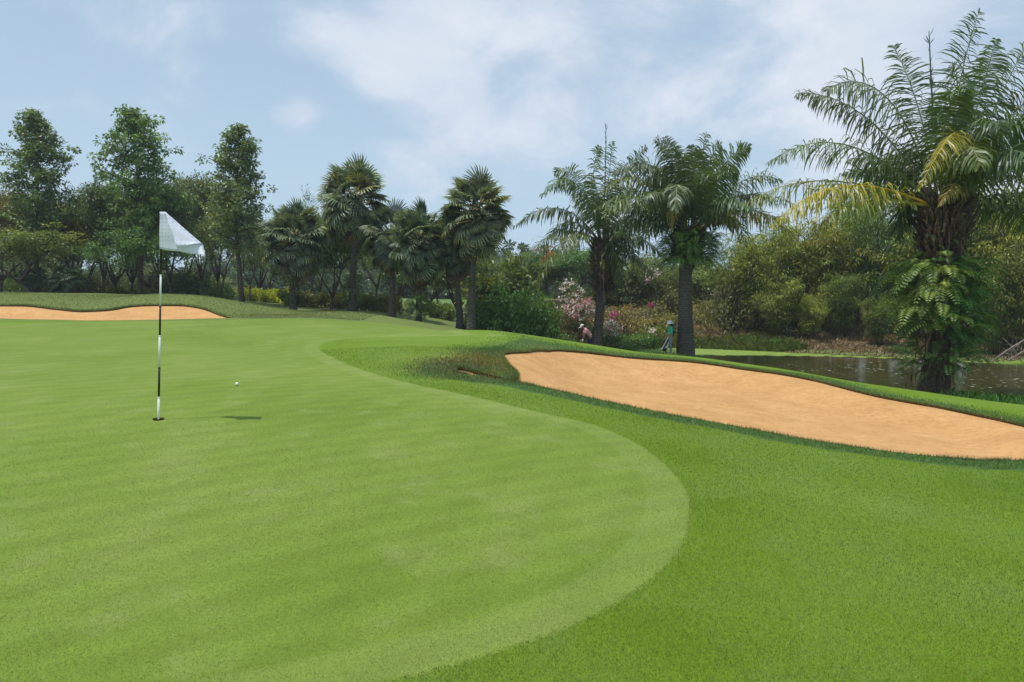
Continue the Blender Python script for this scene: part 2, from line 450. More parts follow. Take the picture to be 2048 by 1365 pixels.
c = mixc(nt, mapr(nt, sp, .72, .77), c, (.2, .11, .05))
hh = mth(nt, 'ADD', mth(nt, 'MULTIPLY', w, 1.3), mth(nt, 'ADD', b, mth(nt, 'MULTIPLY', f_, .15)))
principled(nt, c, .95, bump(nt, hh, .7, .07), .1)

m, nt = new_mat('turf_edge_soil'); M_soil = m
n_ = noise(nt, 30, 4, .7, pos(nt))
principled(nt, ramp(nt, n_, [(.3, (.04, .03, .015)), (.55, (.10, .07, .03)), (.75, (.30, .17, .075))]), .95, bump(nt, n_, .8, .02), .05)

# ------------------------------------------------------------------ ground meshes
def rest_attrs(V):
    x, y = V[:, 0], V[:, 1]
    ndg = np.sin(x * 1.3 + 2 * np.sin(y * .7)) * .5 + np.sin(y * 2.1 + x * .9) * .5
    ss = V[:, 4]
    # dry shaggy turf on the bunker nose and along its outer lip
    nose = np.exp(-(((x + .75) / .8) ** 2 + ((y - 12.8) / 1.3) ** 2)) * .9
    lip = sstep(ss, -.55, -.05) * sstep(y + .1 * x, 14, 16) * .45 * (ndg * .5 + .6)
    dry = np.clip(nose + lip, 0, 1)
    far = np.maximum(sstep(y, 26.5, 29) * .8, 0) * (1 - sstep(x, 2, 8))
    far = np.maximum(far, sstep(y, 33, 40) * .9)
    moundd = np.exp(-(((x + 8.5) / 2.2) ** 2 + ((y - 34) / 2.0) ** 2)) * .5
    dry = np.clip(dry + moundd + .35 * np.exp(-(((x + 18) / 3) ** 2 + ((y - 32.8) / 1.0) ** 2)), 0, 1)
    lev = V[:, 2] - EYE
    right = sstep(x, .5, 4)
    bank = right * sstep(y, 41, 44) * (1 - sstep(y, 85, 100))
    under = sstep(-lev, 3.36, 3.44) * sstep(y, 15, 18) * sstep(x, 3, 5)
    # bare leaf litter under the far trees on the left
    litter = (1 - sstep(x, -4, 0)) * sstep(y, 50, 56) * (1 - sstep(y, 62, 70)) * .25
    return {'sd_green': V[:, 3], 'sd_sand': ss, 'dry': dry, 'far': far, 'bank': np.clip(bank + litter, 0, 1), 'shore': under, 'distant': sstep(y, 62, 80)}

V, T = sub(VA, t_green); o = mk('putting_green', V[:, :3], T, M_green, None, {'sd_green': V[:, 3]}, True); tag(o, kind='structure')
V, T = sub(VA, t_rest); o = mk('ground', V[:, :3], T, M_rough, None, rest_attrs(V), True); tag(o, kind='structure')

def lowered(V, c, lip, depth, width, fall=0.):
    d = np.clip(V[:, c], 0, 3)
    x, y = V[:, 0], V[:, 1]
    rk = .010 * np.sin(x * 5 + 1.5 * np.sin(y * 1.3)) * np.sin(y * 3.3 + x) + .02 * np.sin(x * 1.1 + y * .8) * np.sin(y * 1.9 - x * .5)
    V[:, 2] -= lip + depth * sstep(d, 0, width) + rk * sstep(d, 0.05, .5)
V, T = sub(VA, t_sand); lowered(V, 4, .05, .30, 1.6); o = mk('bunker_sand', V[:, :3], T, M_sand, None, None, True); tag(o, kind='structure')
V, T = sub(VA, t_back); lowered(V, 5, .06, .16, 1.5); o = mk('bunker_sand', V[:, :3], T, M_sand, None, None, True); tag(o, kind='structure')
for seg, nm in ((seg_s, 'ground_edge'), (seg_b, 'ground_edge')):
    A_, B_ = VA[seg[:, 0], :3], VA[seg[:, 1], :3]
    dn = np.array([0, 0, -.30]); up = np.array([0, 0, .004])
    Vs = np.stack([A_ + up, B_ + up, B_ + dn, A_ + dn], 1).reshape(-1, 3)
    o = mk(nm, Vs, np.arange(len(Vs)).reshape(-1, 4), M_soil); tag(o, kind='structure')

# water sheet
m, nt = new_mat('pond_water'); M_water = m
g = pos(nt, (1, 1.6, 1))
rip = noise(nt, 5, 3, .6, g); rip2 = noise(nt, .5, 2, .5, g)
rf = ramp(nt, rip2, [(.4, .08), (.7, .18)])
c = ramp(nt, noise(nt, .3, 2, .5, g), [(.3, (.045, .044, .014)), (.7, (.062, .056, .020))])
principled(nt, c, rf, bump(nt, rip, .2, .03), .4)
WZ = EYE - 3.4
nx = 2
o = mk('water', [(4.8, 16, WZ), (60, 16, WZ), (60, 47.5, WZ), (4.8, 47.5, WZ)], [(0, 1, 2, 3)], M_water); tag(o, kind='structure')

# ------------------------------------------------------------------ short grass blades (real geometry near the viewer)
def blade_mat(name, stops, tr=.25, hue=True):
    return leaf_mat(name, stops, trans=tr, gloss=.03, rough=.5, var=.14, tcol=(1.15, 1.1, .5), hue=hue)
M_blade = blade_mat('grass_blade', [(0, (.075, .135, .010)), (.4, (.148, .235, .024)), (.75, (.220, .312, .055)), (1, (.40, .45, .16))])
M_bladeg = blade_mat('green_blade', [(0, (.122, .182, .022)), (.5, (.168, .238, .034)), (1, (.27, .325, .085))], .25, False)
M_bladed = blade_mat('rough_blade', [(0, (.05, .11, .018)), (.5, (.095, .185, .036)), (1, (.19, .28, .08))])
M_dryblade = blade_mat('dry_blade', [(0, (.08, .06, .025)), (.5, (.22, .16, .07)), (1, (.42, .33, .18))], .15)

def scatter_polar(n, r0, r1, amax=38):
    r = r0 * (r1 / r0) ** rng.random(n); a_ = np.radians(rng.uniform(-amax, amax, n))
    return np.sin(a_) * r, np.cos(a_) * r, r
def blades(name, x, y, z, L, W, mat, tint, lean=.6, group=None, label=None, parent=None, segs=1, cat=None, kind='stuff'):
    n = len(x); an = rng.uniform(0, 2 * PI, n); ln = rng.uniform(.1, 1, n) * lean
    D = np.stack([np.cos(an) * ln, np.sin(an) * ln, np.ones(n)], 1); D = nrm(D)
    an2 = rng.uniform(0, 2 * PI, n)
    S = np.stack([np.cos(an2), np.sin(an2), np.zeros(n)], 1)
    B = np.stack([x, y, z], 1); L = np.broadcast_to(L, (n,))[:, None]; W = np.broadcast_to(W, (n,))[:, None]
    if segs == 1:
        V = np.stack([B - S * W * .5, B + S * W * .5, B + D * L], 1).reshape(-1, 3)
        o = mk(name, V, np.arange(n * 3).reshape(-1, 3), mat, parent, {'tint': np.repeat(tint, 3)})
    else:
        M1 = B + D * L * .55; Tp = M1 + nrm(D + np.stack([np.cos(an), np.sin(an), -np.ones(n)], 1) * .55) * L * .5
        V = np.stack([B - S * W * .5, B + S * W * .5, M1 + S * W * .4, Tp, M1 - S * W * .4], 1).reshape(-1, 3)
        o = mk(name, V, np.arange(n * 5).reshape(-1, 5), mat, parent, {'tint': np.repeat(tint, 5)})
    if kind: tag(o, label, cat or 'grass', group, kind)
    return o

x, y, r = scatter_polar(860000, 2.2, 15, 54)
g_ = sdf(x, y, GREEN, 1.0); s_ = sdf(x, y, SAND, 1.0)
z = H(x, y)
patch = np.clip(.5 + .25 * np.sin(x * 2.1 + 1.3 * np.sin(y * 1.4)) + .2 * np.sin(y * 3.1 + x), 0, 1)
mk_ = (g_ < 0) & (s_ < 0)
tn = np.clip(rng.beta(1.5, 1.7, len(x)) * .8 + patch * .2, 0, 1)
band = mk_ & (s_ > -.5)
fr = (g_ < .018) & (s_ < 0) & ~band
blades('fringe_grass', x[fr], y[fr], z[fr], rng.uniform(.008, .019, fr.sum()), np.maximum(.0020, r[fr] * .00065), M_blade, tn[fr], 1.2, label='short mown grass of the fringe around the putting green')
gm = (g_ > 0) & (np.hypot(x - HOLE[0], y - HOLE[1]) > .065) & (rng.random(len(r)) < 1 - sstep(r, 4.5, 11))
blades('putting_grass', x[gm], y[gm], z[gm], rng.uniform(.003, .0075, gm.sum()), np.maximum(.0022, r[gm] * .0007), M_bladeg, np.clip(tn[gm], 0, 1), 1.3, label='very short mown grass of the putting green')
# longer band along the bunker, shaggy lips
n = 60000
x, y, r = scatter_polar(n * 8, 6.5, 17, 56); s_ = sdf(x, y, SAND, .7); g_ = sdf(x, y, GREEN, .5)
b_ = (s_ < .015) & (s_ > -.5) & (g_ < 0)
x, y, r, s_ = x[b_], y[b_], r[b_], s_[b_]
blades('rough_grass', x, y, H(x, y), rng.uniform(.018, .036, len(x)) * (1 + .5 * sstep(s_, -.1, 0)), np.maximum(.003, r * .0007), M_bladed, rng.beta(2, 2, len(x)), 1.0, label='longer darker grass along the near edge of the sand bunker')
# apron / far lip rough
x, y, r = scatter_polar(560000, 11, 26, 56); s_ = sdf(x, y, SAND, 1.2); g_ = sdf(x, y, GREEN, .5)
b_ = (s_ < .02) & (s_ > -1.2) & (g_ < 0) & (rng.random(len(x)) < sstep(s_, -1.2, -.3) + .05)
x, y, r, s_ = x[b_], y[b_], r[b_], s_[b_]
blades('lip_grass', x, y, H(x, y), rng.uniform(.02, .05, len(x)) * (1 + .8 * sstep(s_, -.08, 0)), np.maximum(.004, r * .0006), M_bladed, np.clip(rng.beta(2, 2, len(x)) + .15, 0, 1), 1.0, label='rough grass on the raised lip beyond the near sand bunker')
nn = np.exp(-(((x + .75) / .8) ** 2 + ((y - 12.8) / 1.3) ** 2)) > rng.random(len(x)) * 1.2
nn |= (s_ > -.12) & (rng.random(len(x)) < .3)
blades('dry_lip_grass', x[nn], y[nn], H(x[nn], y[nn]), rng.uniform(.03, .06, nn.sum()), .012, M_dryblade, rng.beta(2, 2, nn.sum()), 1.0, label='brown dry grass on the shaggy nose of the bunker lip')
# edge of the far bunker
p_ = BACK[rng.integers(0, len(BACK), 9000)] + rng.normal(0, .09, (9000, 2)); ss_ = sdf(p_[:, 0], p_[:, 1], BACK, .6); p_ = p_[(ss_ < .03) & (p_[:, 1] > 30.8)]
blades('far_lip_grass', p_[:, 0], p_[:, 1], H(p_[:, 0], p_[:, 1]), rng.uniform(.04, .10, len(p_)), .022, M_bladed, rng.beta(2, 2, len(p_)), 1.0, label='rough grass along the rim of the far bunker')

p_ = SAND[rng.integers(0, len(SAND), 40000)] + rng.normal(0, .022, (40000, 2)) + rng.normal(0, .12, (40000, 1)) * 0
j_ = rng.integers(0, len(SAND), 40000); u_ = rng.random((40000, 1)); p_ = SAND[j_] * (1 - u_) + np.roll(SAND, -1, 0)[j_] * u_ + rng.normal(0, .02, (40000, 2))
k_ = (sdf(p_[:, 0], p_[:, 1], SAND, .5) < .025) & (np.sin(p_[:, 0] * 4.1) + np.sin(p_[:, 1] * 5.3) > -1.2) & (p_[:, 1] < 24); p_ = p_[k_]
blades('overhanging_grass', p_[:, 0], p_[:, 1], H(p_[:, 0], p_[:, 1]) - .02, rng.uniform(.03, .085, len(p_)), .007, blade_mat('edge_blade', [(0, (.06, .07, .02)), (.5, (.11, .17, .04)), (1, (.26, .25, .10))]), rng.beta(2, 2, len(p_)), 2.2, label='ragged turf hanging over the rim of the near sand bunker')
n = 70000
x = rng.uniform(-32, -6, n); y = rng.uniform(29, 39, n); sb_ = sdf(x, y, BACK, .5); g_ = sdf(x, y, GREEN, .5); b_ = (sb_ < 0) & (g_ < -.4)
x, y = x[b_], y[b_]
blades('mound_grass', x, y, H(x, y), rng.uniform(.03, .07, len(x)), .014, blade_mat('mound_blade', [(0, (.08, .11, .025)), (.5, (.155, .19, .055)), (.85, (.22, .24, .09)), (1, (.32, .29, .14))]), rng.beta(2, 2, len(x)), 1.2, label='rough patchy grass on the mound behind the far bunker')

# ------------------------------------------------------------------ plant materials
M_leaf = leaf_mat('broad_leaf', [(0, (.040, .068, .024)), (.4, (.08, .13, .042)), (.75, (.135, .19, .066)), (1, (.24, .27, .12))], .36, .05)
M_fan = leaf_mat('fan_leaf', [(0, (.040, .072, .040)), (.45, (.100, .150, .082)), (.8, (.21, .26, .125)), (1, (.58, .56, .34))], .22, .05, .5, .14, (1.15, 1.1, .7))
M_frond = leaf_mat('frond_leaf', [(0, (.034, .062, .014)), (.45, (.074, .122, .030)), (.8, (.135, .182, .056)), (1, (.25, .28, .11))], .34, .05, .45, .12)
M_fern = leaf_mat('fern_leaf', [(0, (.04, .09, .018)), (.5, (.11, .20, .04)), (.85, (.23, .33, .075)), (1, (.42, .46, .13))], .36, .03, .5, .15)
M_bamboo = leaf_mat('bamboo_leaf', [(0, (.055, .078, .018)), (.4, (.125, .165, .036)), (.75, (.23, .26, .06)), (1, (.38, .36, .12))], .38, .03, .5, .32)
M_deadl = leaf_mat('dry_leaf', [(0, (.05, .032, .018)), (.5, (.15, .095, .05)), (1, (.32, .23, .13))], .15, .03, .6, .15, (1.1, .9, .6))
M_flower = leaf_mat('flower_petal', [(0, (.62, .10, .25)), (.35, (.75, .28, .36)), (.6, (.78, .45, .48)), (.8, (.85, .78, .70)), (1, (.9, .88, .82))], .3, .03, .5, .08, (1, .9, .9))
M_bark = bark_mat('grey_bark', (.055, .045, .036), (.15, .125, .10))
M_palmbark = bark_mat('palm_bark', (.06, .053, .045), (.18, .165, .145), (5, 5, 14), 3.3, .03)
M_boot = bark_mat('leaf_base_bark', (.03, .022, .016), (.14, .10, .07), (5, 5, 5))
M_petiole = bark_mat('petiole', (.10, .085, .035), (.2, .17, .08), (4, 4, 1), 0, .01)
M_fiber = leaf_mat('palm_fibre', [(0, (.03, .02, .012)), (.5, (.085, .055, .03)), (1, (.22, .15, .085))], .1, .02, .7, .15, (1.1, .9, .6))
M_culm = bark_mat('bamboo_culm', (.09, .09, .03), (.2, .17, .06), (8, 8, 2), 0, .01)

def gx(px, Y): return float(P(px, 600, Y)[0])
def ground(px, Y):
    X = gx(px, Y); return X, Y, hz(X, Y)

def rand_dirs(n):
    v = rng.normal(size=(n, 3)); return nrm(v)
def cluster(mb, c, rad, n, L, W, tbase=.5, droop=.5, flat=.75, tv=.18):
    """a clump of leaves spread through a flattened ball"""
    d = rand_dirs(n); r = rad * rng.random(n) ** (1 / 2.2)
    Pn = c + d * r[:, None] * np.array([1, 1, flat])
    D = d + rng.normal(0, .5, (n, 3)); D[:, 2] -= droop
    N = rng.normal(0, .55, (n, 3)); N[:, 2] += 1
    leaves(mb, Pn, D, N, L * rng.uniform(.7, 1.25, n), W * rng.uniform(.7, 1.2, n), np.clip(tbase + rng.normal(0, tv, n), 0, 1))

def limb(mb, p, d, ln, r, n=6, rise=.0, wob=.08, sides=5):
    pts_ = [np.array(p, float)]; d = np.array(d, float); d /= np.linalg.norm(d)
    for q in range(n):
        d = d + rng.normal(0, wob, 3); d[2] += rise; d /= np.linalg.norm(d)
        pts_.append(pts_[-1] + d * ln / n)
    pts_ = np.array(pts_)
    mb.tube(pts_, np.linspace(r, r * .35, n + 1), sides, .5)
    return pts_

def tall_tree(seed, h=12.5, R=2.3, clear=.28, n=58, leafL=.22, per=34, top=.10):
    """straight trunked tree with an egg shaped crown"""
    global rng
    rng = np.random.default_rng(seed)
    wood = MB(); cr = MB()
    tp = np.array([[.12 * math.sin(z * .5 + seed), .10 * math.cos(z * .4 + seed), z] for z in np.linspace(-.3, h * .97, 16)])
    wood.tube(tp, np.interp(np.linspace(0, 1, 16), [0, .06, .5, 1], [.26, .17, .11, .02]), 9)
    for q in range(n):
        t = clear + (1 - clear) * ((q + .5) / n) ** .9
        z = h * t; az_ = q * 2.4 + rng.normal(0, .3)
        u = (t - clear) / (1 - clear)
        env = R * (min(1, ((1.02 - u) / .42) ** .62) * (.72 + .28 * min(1, u / .35))) * (1 + .14 * math.sin(q * 1.7 + seed))
        ln = max(.3, env * rng.uniform(.72, 1.15))
        i0 = min(15, int(t / .97 * 15)); p0 = tp[i0].copy(); p0[2] = z
        rise = .55 + .5 * u
        L_ = limb(wood, p0, (math.cos(az_), math.sin(az_), rise * .6), ln, .045 * (1 - u * .6) + .012, 5, .02, .10, 4)
        m_ = max(2, int(2 + ln * 2.6))
        for s in range(m_):
            f = .35 + .68 * (s + rng.random()) / m_
            c = L_[min(5, int(f * 5))] + rng.normal(0, .28 * ln / 2, 3) * np.array([1, 1, .6])
            cluster(cr, c, rng.uniform(.22, .46), per, leafL, leafL * .55, .5 + rng.normal(0, .15), .55)
    cluster(cr, np.array([tp[-1][0], tp[-1][1], h - .25]), .4, per * 2, leafL, leafL * .5, .5, .4, 1.2)
    return wood, cr

def spreading_tree(seed, h=8., R=3.2, fork=.22, lean=0., depth=4, per=46, leafL=.2, dens=1., rad=.62):
    """forking tree, wide irregular crown"""
    global rng
    rng = np.random.default_rng(seed)
    wood = MB(); cr = MB()
    def rec(p, d, ln, r, lev):
        L_ = limb(wood, p, d, ln, r, 5, .05, .12, 6 if lev < 2 else 4)
        e = L_[-1]; dd = nrm(L_[-1] - L_[-2])
        if lev >= 2:
            for s in range(2):
                c = L_[rng.integers(2, 6)] + rng.normal(0, .25, 3)
                if rng.random() < dens: cluster(cr, c, rng.uniform(.6, 1.1) * rad, int(per * rng.uniform(.6, 1.2)), leafL, leafL * .5, .42 + rng.normal(0, .14), .5)
        if lev >= depth: return
        k = 3 if lev < 2 else rng.integers(2, 4)
        a0 = rng.uniform(0, 2 * PI)
        for s in range(k):
            a_ = a0 + s * 2 * PI / k + rng.normal(0, .3)
            sp = rng.uniform(.45, .85)
            nd_ = dd + sp * np.array([math.cos(a_), math.sin(a_), rng.uniform(-.1, .25)])
            rec(e, nrm(nd_), ln * rng.uniform(.66, .86), r * .34 ** .5 * rng.uniform(.9, 1.1), lev + 1)
    d0 = nrm(np.array([lean, rng.normal(0, .05), 1.]))
    base = np.array([0, 0, -.3])
    L0 = h * fork
    tr = limb(wood, base, d0, L0 + .3, .17 * h / 8, 5, .02, .05, 8)
    a0 = rng.uniform(0, 6.28)
    for s in range(4):
        a_ = a0 + s * PI / 2 + rng.normal(0, .25)
        rec(tr[-1], nrm(np.array([math.cos(a_) * .62, math.sin(a_) * .62, .85])), h * .27, .095 * h / 8, 1)
    # normalise overall height and spread
    V = np.concatenate(cr.V); top = np.percentile(V[:, 2], 99.5); rr_ = np.percentile(np.abs(V[:, :2] - V[:, :2].mean(0)), 96)
    sz = h / top; sr = R / rr_
    cx_ = V[:, :2].mean(0)
    for B in (wood, cr):
        for v in B.V:
            k_ = sstep(v[:, 2], L0 * .6, L0 * 1.6)
            v[:, 0] *= 1 + (sr - 1) * k_; v[:, 1] *= 1 + (sr - 1) * k_; v[:, 2] *= 1 + (sz - 1) * k_
    return wood, cr

def shrub(seed, h=1.6, R=1.2, n=40, per=45, L=.16, W=.07, mound=.75, tb=.45, stems=14):
    global rng
    rng = np.random.default_rng(seed)
    wood = MB(); cr = MB()
    for q in range(stems):
        a_ = rng.uniform(0, 6.28); s_ = rng.uniform(.2, .8)
        limb(wood, (rng.normal(0, .1 * R), rng.normal(0, .1 * R), -.1), (math.cos(a_) * s_ * R / h, math.sin(a_) * s_ * R / h, 1), h * rng.uniform(.6, .95), .022, 4, .0, .15, 3)
    for q in range(n):
        d = rand_dirs(1)[0]; d[2] = abs(d[2])
        r_ = rng.random() ** .4
        c = d * np.array([R, R, h]) * r_ * rng.uniform(.75, 1.05); c[2] = max(c[2], .12)
        cluster(cr, c, rng.uniform(.16, .36) * R ** .5 * 1.2, per, L, W, tb + rng.normal(0, .14), .35, .8)
    return wood, cr

def bamboo(seed, h=7.5, n=30, spread=1.5, per=26, L=.30, W=.055):
    global rng
    rng = np.random.default_rng(seed)
    culm = MB(); cr = MB()
    for q in range(n):
        a_ = rng.uniform(0, 6.28); r0 = rng.random() ** .5 * .55
        hh = h * rng.uniform(.6, 1.02); out = spread * rng.uniform(.3, 1.3)
        t = np.linspace(0, 1, 9)
        x_ = math.cos(a_) * (r0 + out * t ** 2.2); y_ = math.sin(a_) * (r0 + out * t ** 2.2)
        z_ = hh * (t - .16 * t ** 3.5) / .86
        pp = np.stack([x_, y_, z_ - .1], 1)
        culm.tube(pp, np.linspace(.035, .008, 9), 4, .5)
        for s in range(17):
            f = .26 + .76 * (s / 16) ** .85
            i_ = min(8, int(f * 8)); fr_ = f * 8 - i_
            c = pp[i_] if i_ >= 8 else pp[i_] * (1 - fr_) + pp[i_ + 1] * fr_
            az2 = rng.uniform(0, 6.28); o_ = rng.uniform(.15, .85) * (1.05 - .45 * f)
            c = c + np.array([math.cos(az2) * o_, math.sin(az2) * o_, rng.uniform(-.2, .15)])
            cluster(cr, c, rng.uniform(.25, .5), per, L, W, .45 + rng.normal(0, .15), .9, .7)
    return culm, cr

def thing_tree(name, label, cat, X, Y, Z, wood, cr, mwood, mleaf, color=(1, 1, 1), scale=1., rz=0., group=None, parts=('trunk', 'crown'), sxy=None):
    """wood/cr are MB (first use) or objects (copies)"""
    e = empty(name, (X, Y, Z - .03), rz); tag(e, label, cat, group)
    e.scale = (scale * (sxy or 1), scale * (sxy or 1), scale)
    if isinstance(wood, MB):
        w = wood.build(parts[0], mwood, e, True); c = cr.build(parts[1], mleaf, e)
    else:
        w = inst(wood, parts[0], e); c = inst(cr, parts[1], e)
    c.color = (color[0], color[1], color[2], 1)
    return e, w, c

# ------------------------------------------------------------------ broadleaf trees
PROTO = {}
def proto(key):
    if key not in PROTO:
        k, s = key
        PROTO[key] = {'tall': lambda: tall_tree(s), 'tall2': lambda: tall_tree(s, 12.5, 2.6, .24, 48, .25, 34),
                      'spread': lambda: spreading_tree(s, fork=.13, per=54), 'open': lambda: spreading_tree(s, 8, 3.0, .26, .15, 4, 30, .18, .7),
                      'leaning': lambda: spreading_tree(s, 8, 3.4, .2, -.5, 4, 44, .18, .85)}[k]()
    return PROTO[key]
HREF = {'tall': 12.5, 'tall2': 12.5, 'spread': 8., 'open': 8., 'leaning': 8.}
RREF = {'tall': 2.3, 'tall2': 2.6, 'spread': 3.2, 'open': 3.0, 'leaning': 3.4}
def add_tree(key, px, Y, top, wpx, col, label, name='broadleaf_tree', rz=0., group='broadleaf trees behind the green'):
    X, Y, Z = ground(px, Y)
    h = P(px, top, Y)[2] - Z; sc_ = h / HREF[key[0]]
    sxy = (wpx / 2 / F * Y) / (RREF[key[0]] * sc_)
    pr = proto(key)
    e, w, c = thing_tree(name, label, 'tree', X, Y, Z, pr[0], pr[1], M_bark, M_leaf, tuple(c_ * 1.6 for c_ in col), sc_, rz, group, sxy=sxy)
    PROTO[key] = (w, c)
    return e
G1 = (1.1, 1.02, .95); DG = (.95, .95, .8); GG = (1.0, 1.0, 1.1); BR = (1.5, .92, .8); YG = (1.35, 1.2, .8); BG = (1.15, .95, .85)
add_tree(('tall', 3), 80, 46, 226, 150, GG, 'tall grey-green tree with a straight trunk, farthest left of the three tall trees', name='tall_tree')
add_tree(('tall2', 5), 283, 47, 224, 160, (.95, 1.1, .9), 'tallest green tree standing behind the flag, with a straight dark trunk', name='tall_tree')
add_tree(('tall', 8), 480, 45, 256, 146, (1.05, 1.0, 1.05), 'tall tree with a slim bare trunk just left of the fan palms', name='tall_tree')
add_tree(('spread', 11), 0, 49, 372, 210, BR, 'reddish-brown leaved tree at the left edge of the picture')
add_tree(('leaning', 12), 66, 42.5, 452, 230, (1.25, 1.1, .75), 'low forked tree with dark leaning limbs beside the squat fan palms', name='leaning_tree')
add_tree(('spread', 13), 150, 52, 392, 150, BR, 'brown-tinged tree between the two tallest trees at left')
add_tree(('spread', 14), 208, 50, 362, 120, DG, 'dark green bushy tree just left of the tallest tree')
add_tree(('spread', 13), 345, 50, 352, 120, DG, 'dark green tree right behind the white flag', rz=1.)
add_tree(('spread', 11), 300, 47, 452, 190, (.9, 1.15, .8), 'low green tree with curved limbs under the tallest tree', rz=2.)
add_tree(('spread', 14), 405, 53, 350, 105, BG, 'olive-brown tree between the flag and the slim tall tree', rz=2.)
add_tree(('open', 15), 440, 50, 430, 130, YG, 'thin-crowned tree just left of the slim bare trunk', rz=.5)
add_tree(('spread', 14), 232, 56, 420, 170, DG, 'shaded tree with a thick dark trunk left of the tallest tree', rz=4.)
add_tree(('spread', 11), 110, 57, 440, 180, BG, 'shaded broad tree behind the squat fan palms', rz=1.3)
add_tree(('open', 16), 500, 50, 455, 110, G1, 'small leaning tree beyond the yellow hedge, left of the first fan palm', rz=2.)
add_tree(('open', 15), 545, 52, 480, 90, DG, 'small forked tree with a Y shaped trunk beside the first fan palm', rz=3.)
add_tree(('open', 16), 618, 50, 385, 120, (1.1, 1.05, 1.1), 'greyish tree showing between the first two fan palms', rz=1.)
add_tree(('open', 16), 606, 58, 470, 130, G1, 'thin tree behind the trunk of the first fan palm', rz=4.)
add_tree(('spread', 13), 661, 45, 425, 150, DG, 'dark trunked tree standing between the first and the second fan palm', rz=5.)
add_tree(('open', 15), 745, 50, 440, 150, G1, 'loose tree between the tallest fan palm and the thin dark one', rz=.2)
add_tree(('open', 16), 690, 60, 475, 150, YG, 'pale tree in the distance behind the tallest fan palm', rz=5.)
add_tree(('spread', 11), 860, 50, 470, 190, (1.2, 1.15, .75), 'yellow-green tree behind the short fan palm', rz=3.)
add_tree(('spread', 14), 795, 57, 480, 150, DG, 'dark tree in the shade behind the thin dark fan palm', rz=5.)
add_tree(('spread', 13), 915, 52, 500, 140, G1, 'green tree behind the pair of fan palm trunks', rz=2.)
add_tree(('spread', 11), -75, 48, 330, 190, BG, 'tree mostly cut off by the left edge of the picture', rz=2.2)
add_tree(('spread', 14), 1150, 62, 500, 170, (.85, 1.1, .95), 'dense dark green tree behind the flowering bushes', rz=.6)
add_tree(('spread', 13), 1085, 64, 505, 150, (1.1, 1.1, .7), 'light green tree far behind the drooping fronds of the left feather palm', rz=.6)
add_tree(('open', 15), 1262, 58, 500, 150, (1.35, 1.1, .8), 'thin brownish tree with bare twigs between the two left feather palms', rz=1.6)
add_tree(('spread', 11), 1315, 60, 520, 150, YG, 'olive tree on the bank left of the ringed palm trunk', rz=4.)

for q, (px, Y, top, w_, lab) in enumerate([(40, 60, 400, 190, 'deep green tree filling the gap right of the left-edge tree'), (178, 60, 405, 170, 'deep green tree between the brown-tinged and the dark bushy tree'),
  (262, 59, 395, 150, 'broad shaded tree behind the trunk of the tallest tree'), (318, 57, 372, 130, 'rounded tree between the tallest tree and the flag'), (375, 60, 390, 150, 'rounded shaded tree just right of the flag'),
  (436, 58, 375, 120, 'rounded tree tight against the slim tall tree on its left'), (520, 58, 440, 120, 'shaded tree between the slim tall tree and the first fan palm'), (640, 56, 400, 110, 'tree crown peeping between the first two fan palms'), (875, 58, 440, 130, 'shaded crown between the short fan palm and the palm pair')]):
    add_tree(('spread', (14, 11, 13)[q % 3]), px, Y, top, w_, (.95, 1.05, .85), lab, rz=q * 1.9)
# ------------------------------------------------------------------ fan palms
def fan_leaf(seed, droop=.35, n=26, R=1.0, pet=1.0, span=2.35, fold=.05, tilt=.3):
    r_ = np.random.default_rng(seed); pt = MB(); bl = MB()
    xs = np.linspace(0, pet, 5)
    pz = -.06 * (xs / pet) ** 2
    pt.tube(np.stack([xs, 0 * xs, pz], 1), np.linspace(.035, .018, 5), 4, .5)
    hub = np.array([pet, 0, pz[-1]])
    for q in range(n):
        a_ = -span + 2 * span * (q + .5) / n; da = span / n
        Lr = R * (.98 - .16 * abs(a_) / span) * r_.uniform(.92, 1.05)
        def pt3(a, rad, up=0.):
            z_ = -droop * rad ** 2 * (.7 + .5 * abs(a) / span) + up - .10 * abs(math.sin(a)) * rad
            vx, vz = math.cos(a) * rad, z_
            return hub + np.array([vx * math.cos(tilt) + vz * math.sin(tilt), math.sin(a) * rad, vz * math.cos(tilt) - vx * math.sin(tilt)])
        r1 = .44 * R
        k = r_.uniform(-.04, .04)
        da *= .9
        V = [hub, pt3(a_ - da, r1, fold), pt3(a_, r1, -fold * .6), pt3(a_ + da, r1, fold),
             pt3(a_ - da * .45 + k, Lr * .82, 0), pt3(a_ + da * .45 + k, Lr * .82, 0), pt3(a_ + k * 1.8, Lr, -.06 - .08 * r_.random())]
        tq = np.clip(.5 + r_.normal(0, .13), 0, 1)
        bl.add(V, [(1, 2, 5, 4)] if False else [(2, 5, 4, 1), ], [(0, 1, 2), (0, 2, 3), (2, 3, 5), (4, 5, 6)], [tq + .05, tq, tq, tq, tq + .1, tq + .1, min(1, tq + .22)])
    return pt, bl
def merge_fan(seed, mat, name, **kw):
    pt, bl = fan_leaf(seed, **kw)
    m_ = MB(); m_.add(np.concatenate(bl.V), np.concatenate(bl.Q), np.concatenate(bl.T), np.concatenate(bl.A))
    m_.add(np.concatenate(pt.V), np.concatenate(pt.Q), np.concatenate(pt.T), .95)
    o = m_.build(name, mat)
    me = o.data; bpy.data.objects.remove(o); return me
FAN = [merge_fan(1, M_fan, 'fan_leaf', droop=.03, tilt=.1), merge_fan(2, M_fan, 'fan_leaf', droop=.08, tilt=.45), merge_fan(3, M_fan, 'fan_leaf', droop=.2, R=.95, tilt=.5)]
FAND = merge_fan(4, M_deadl, 'dry_fan_leaf', droop=1.0, R=.8, pet=.6, span=1.5, fold=.07)
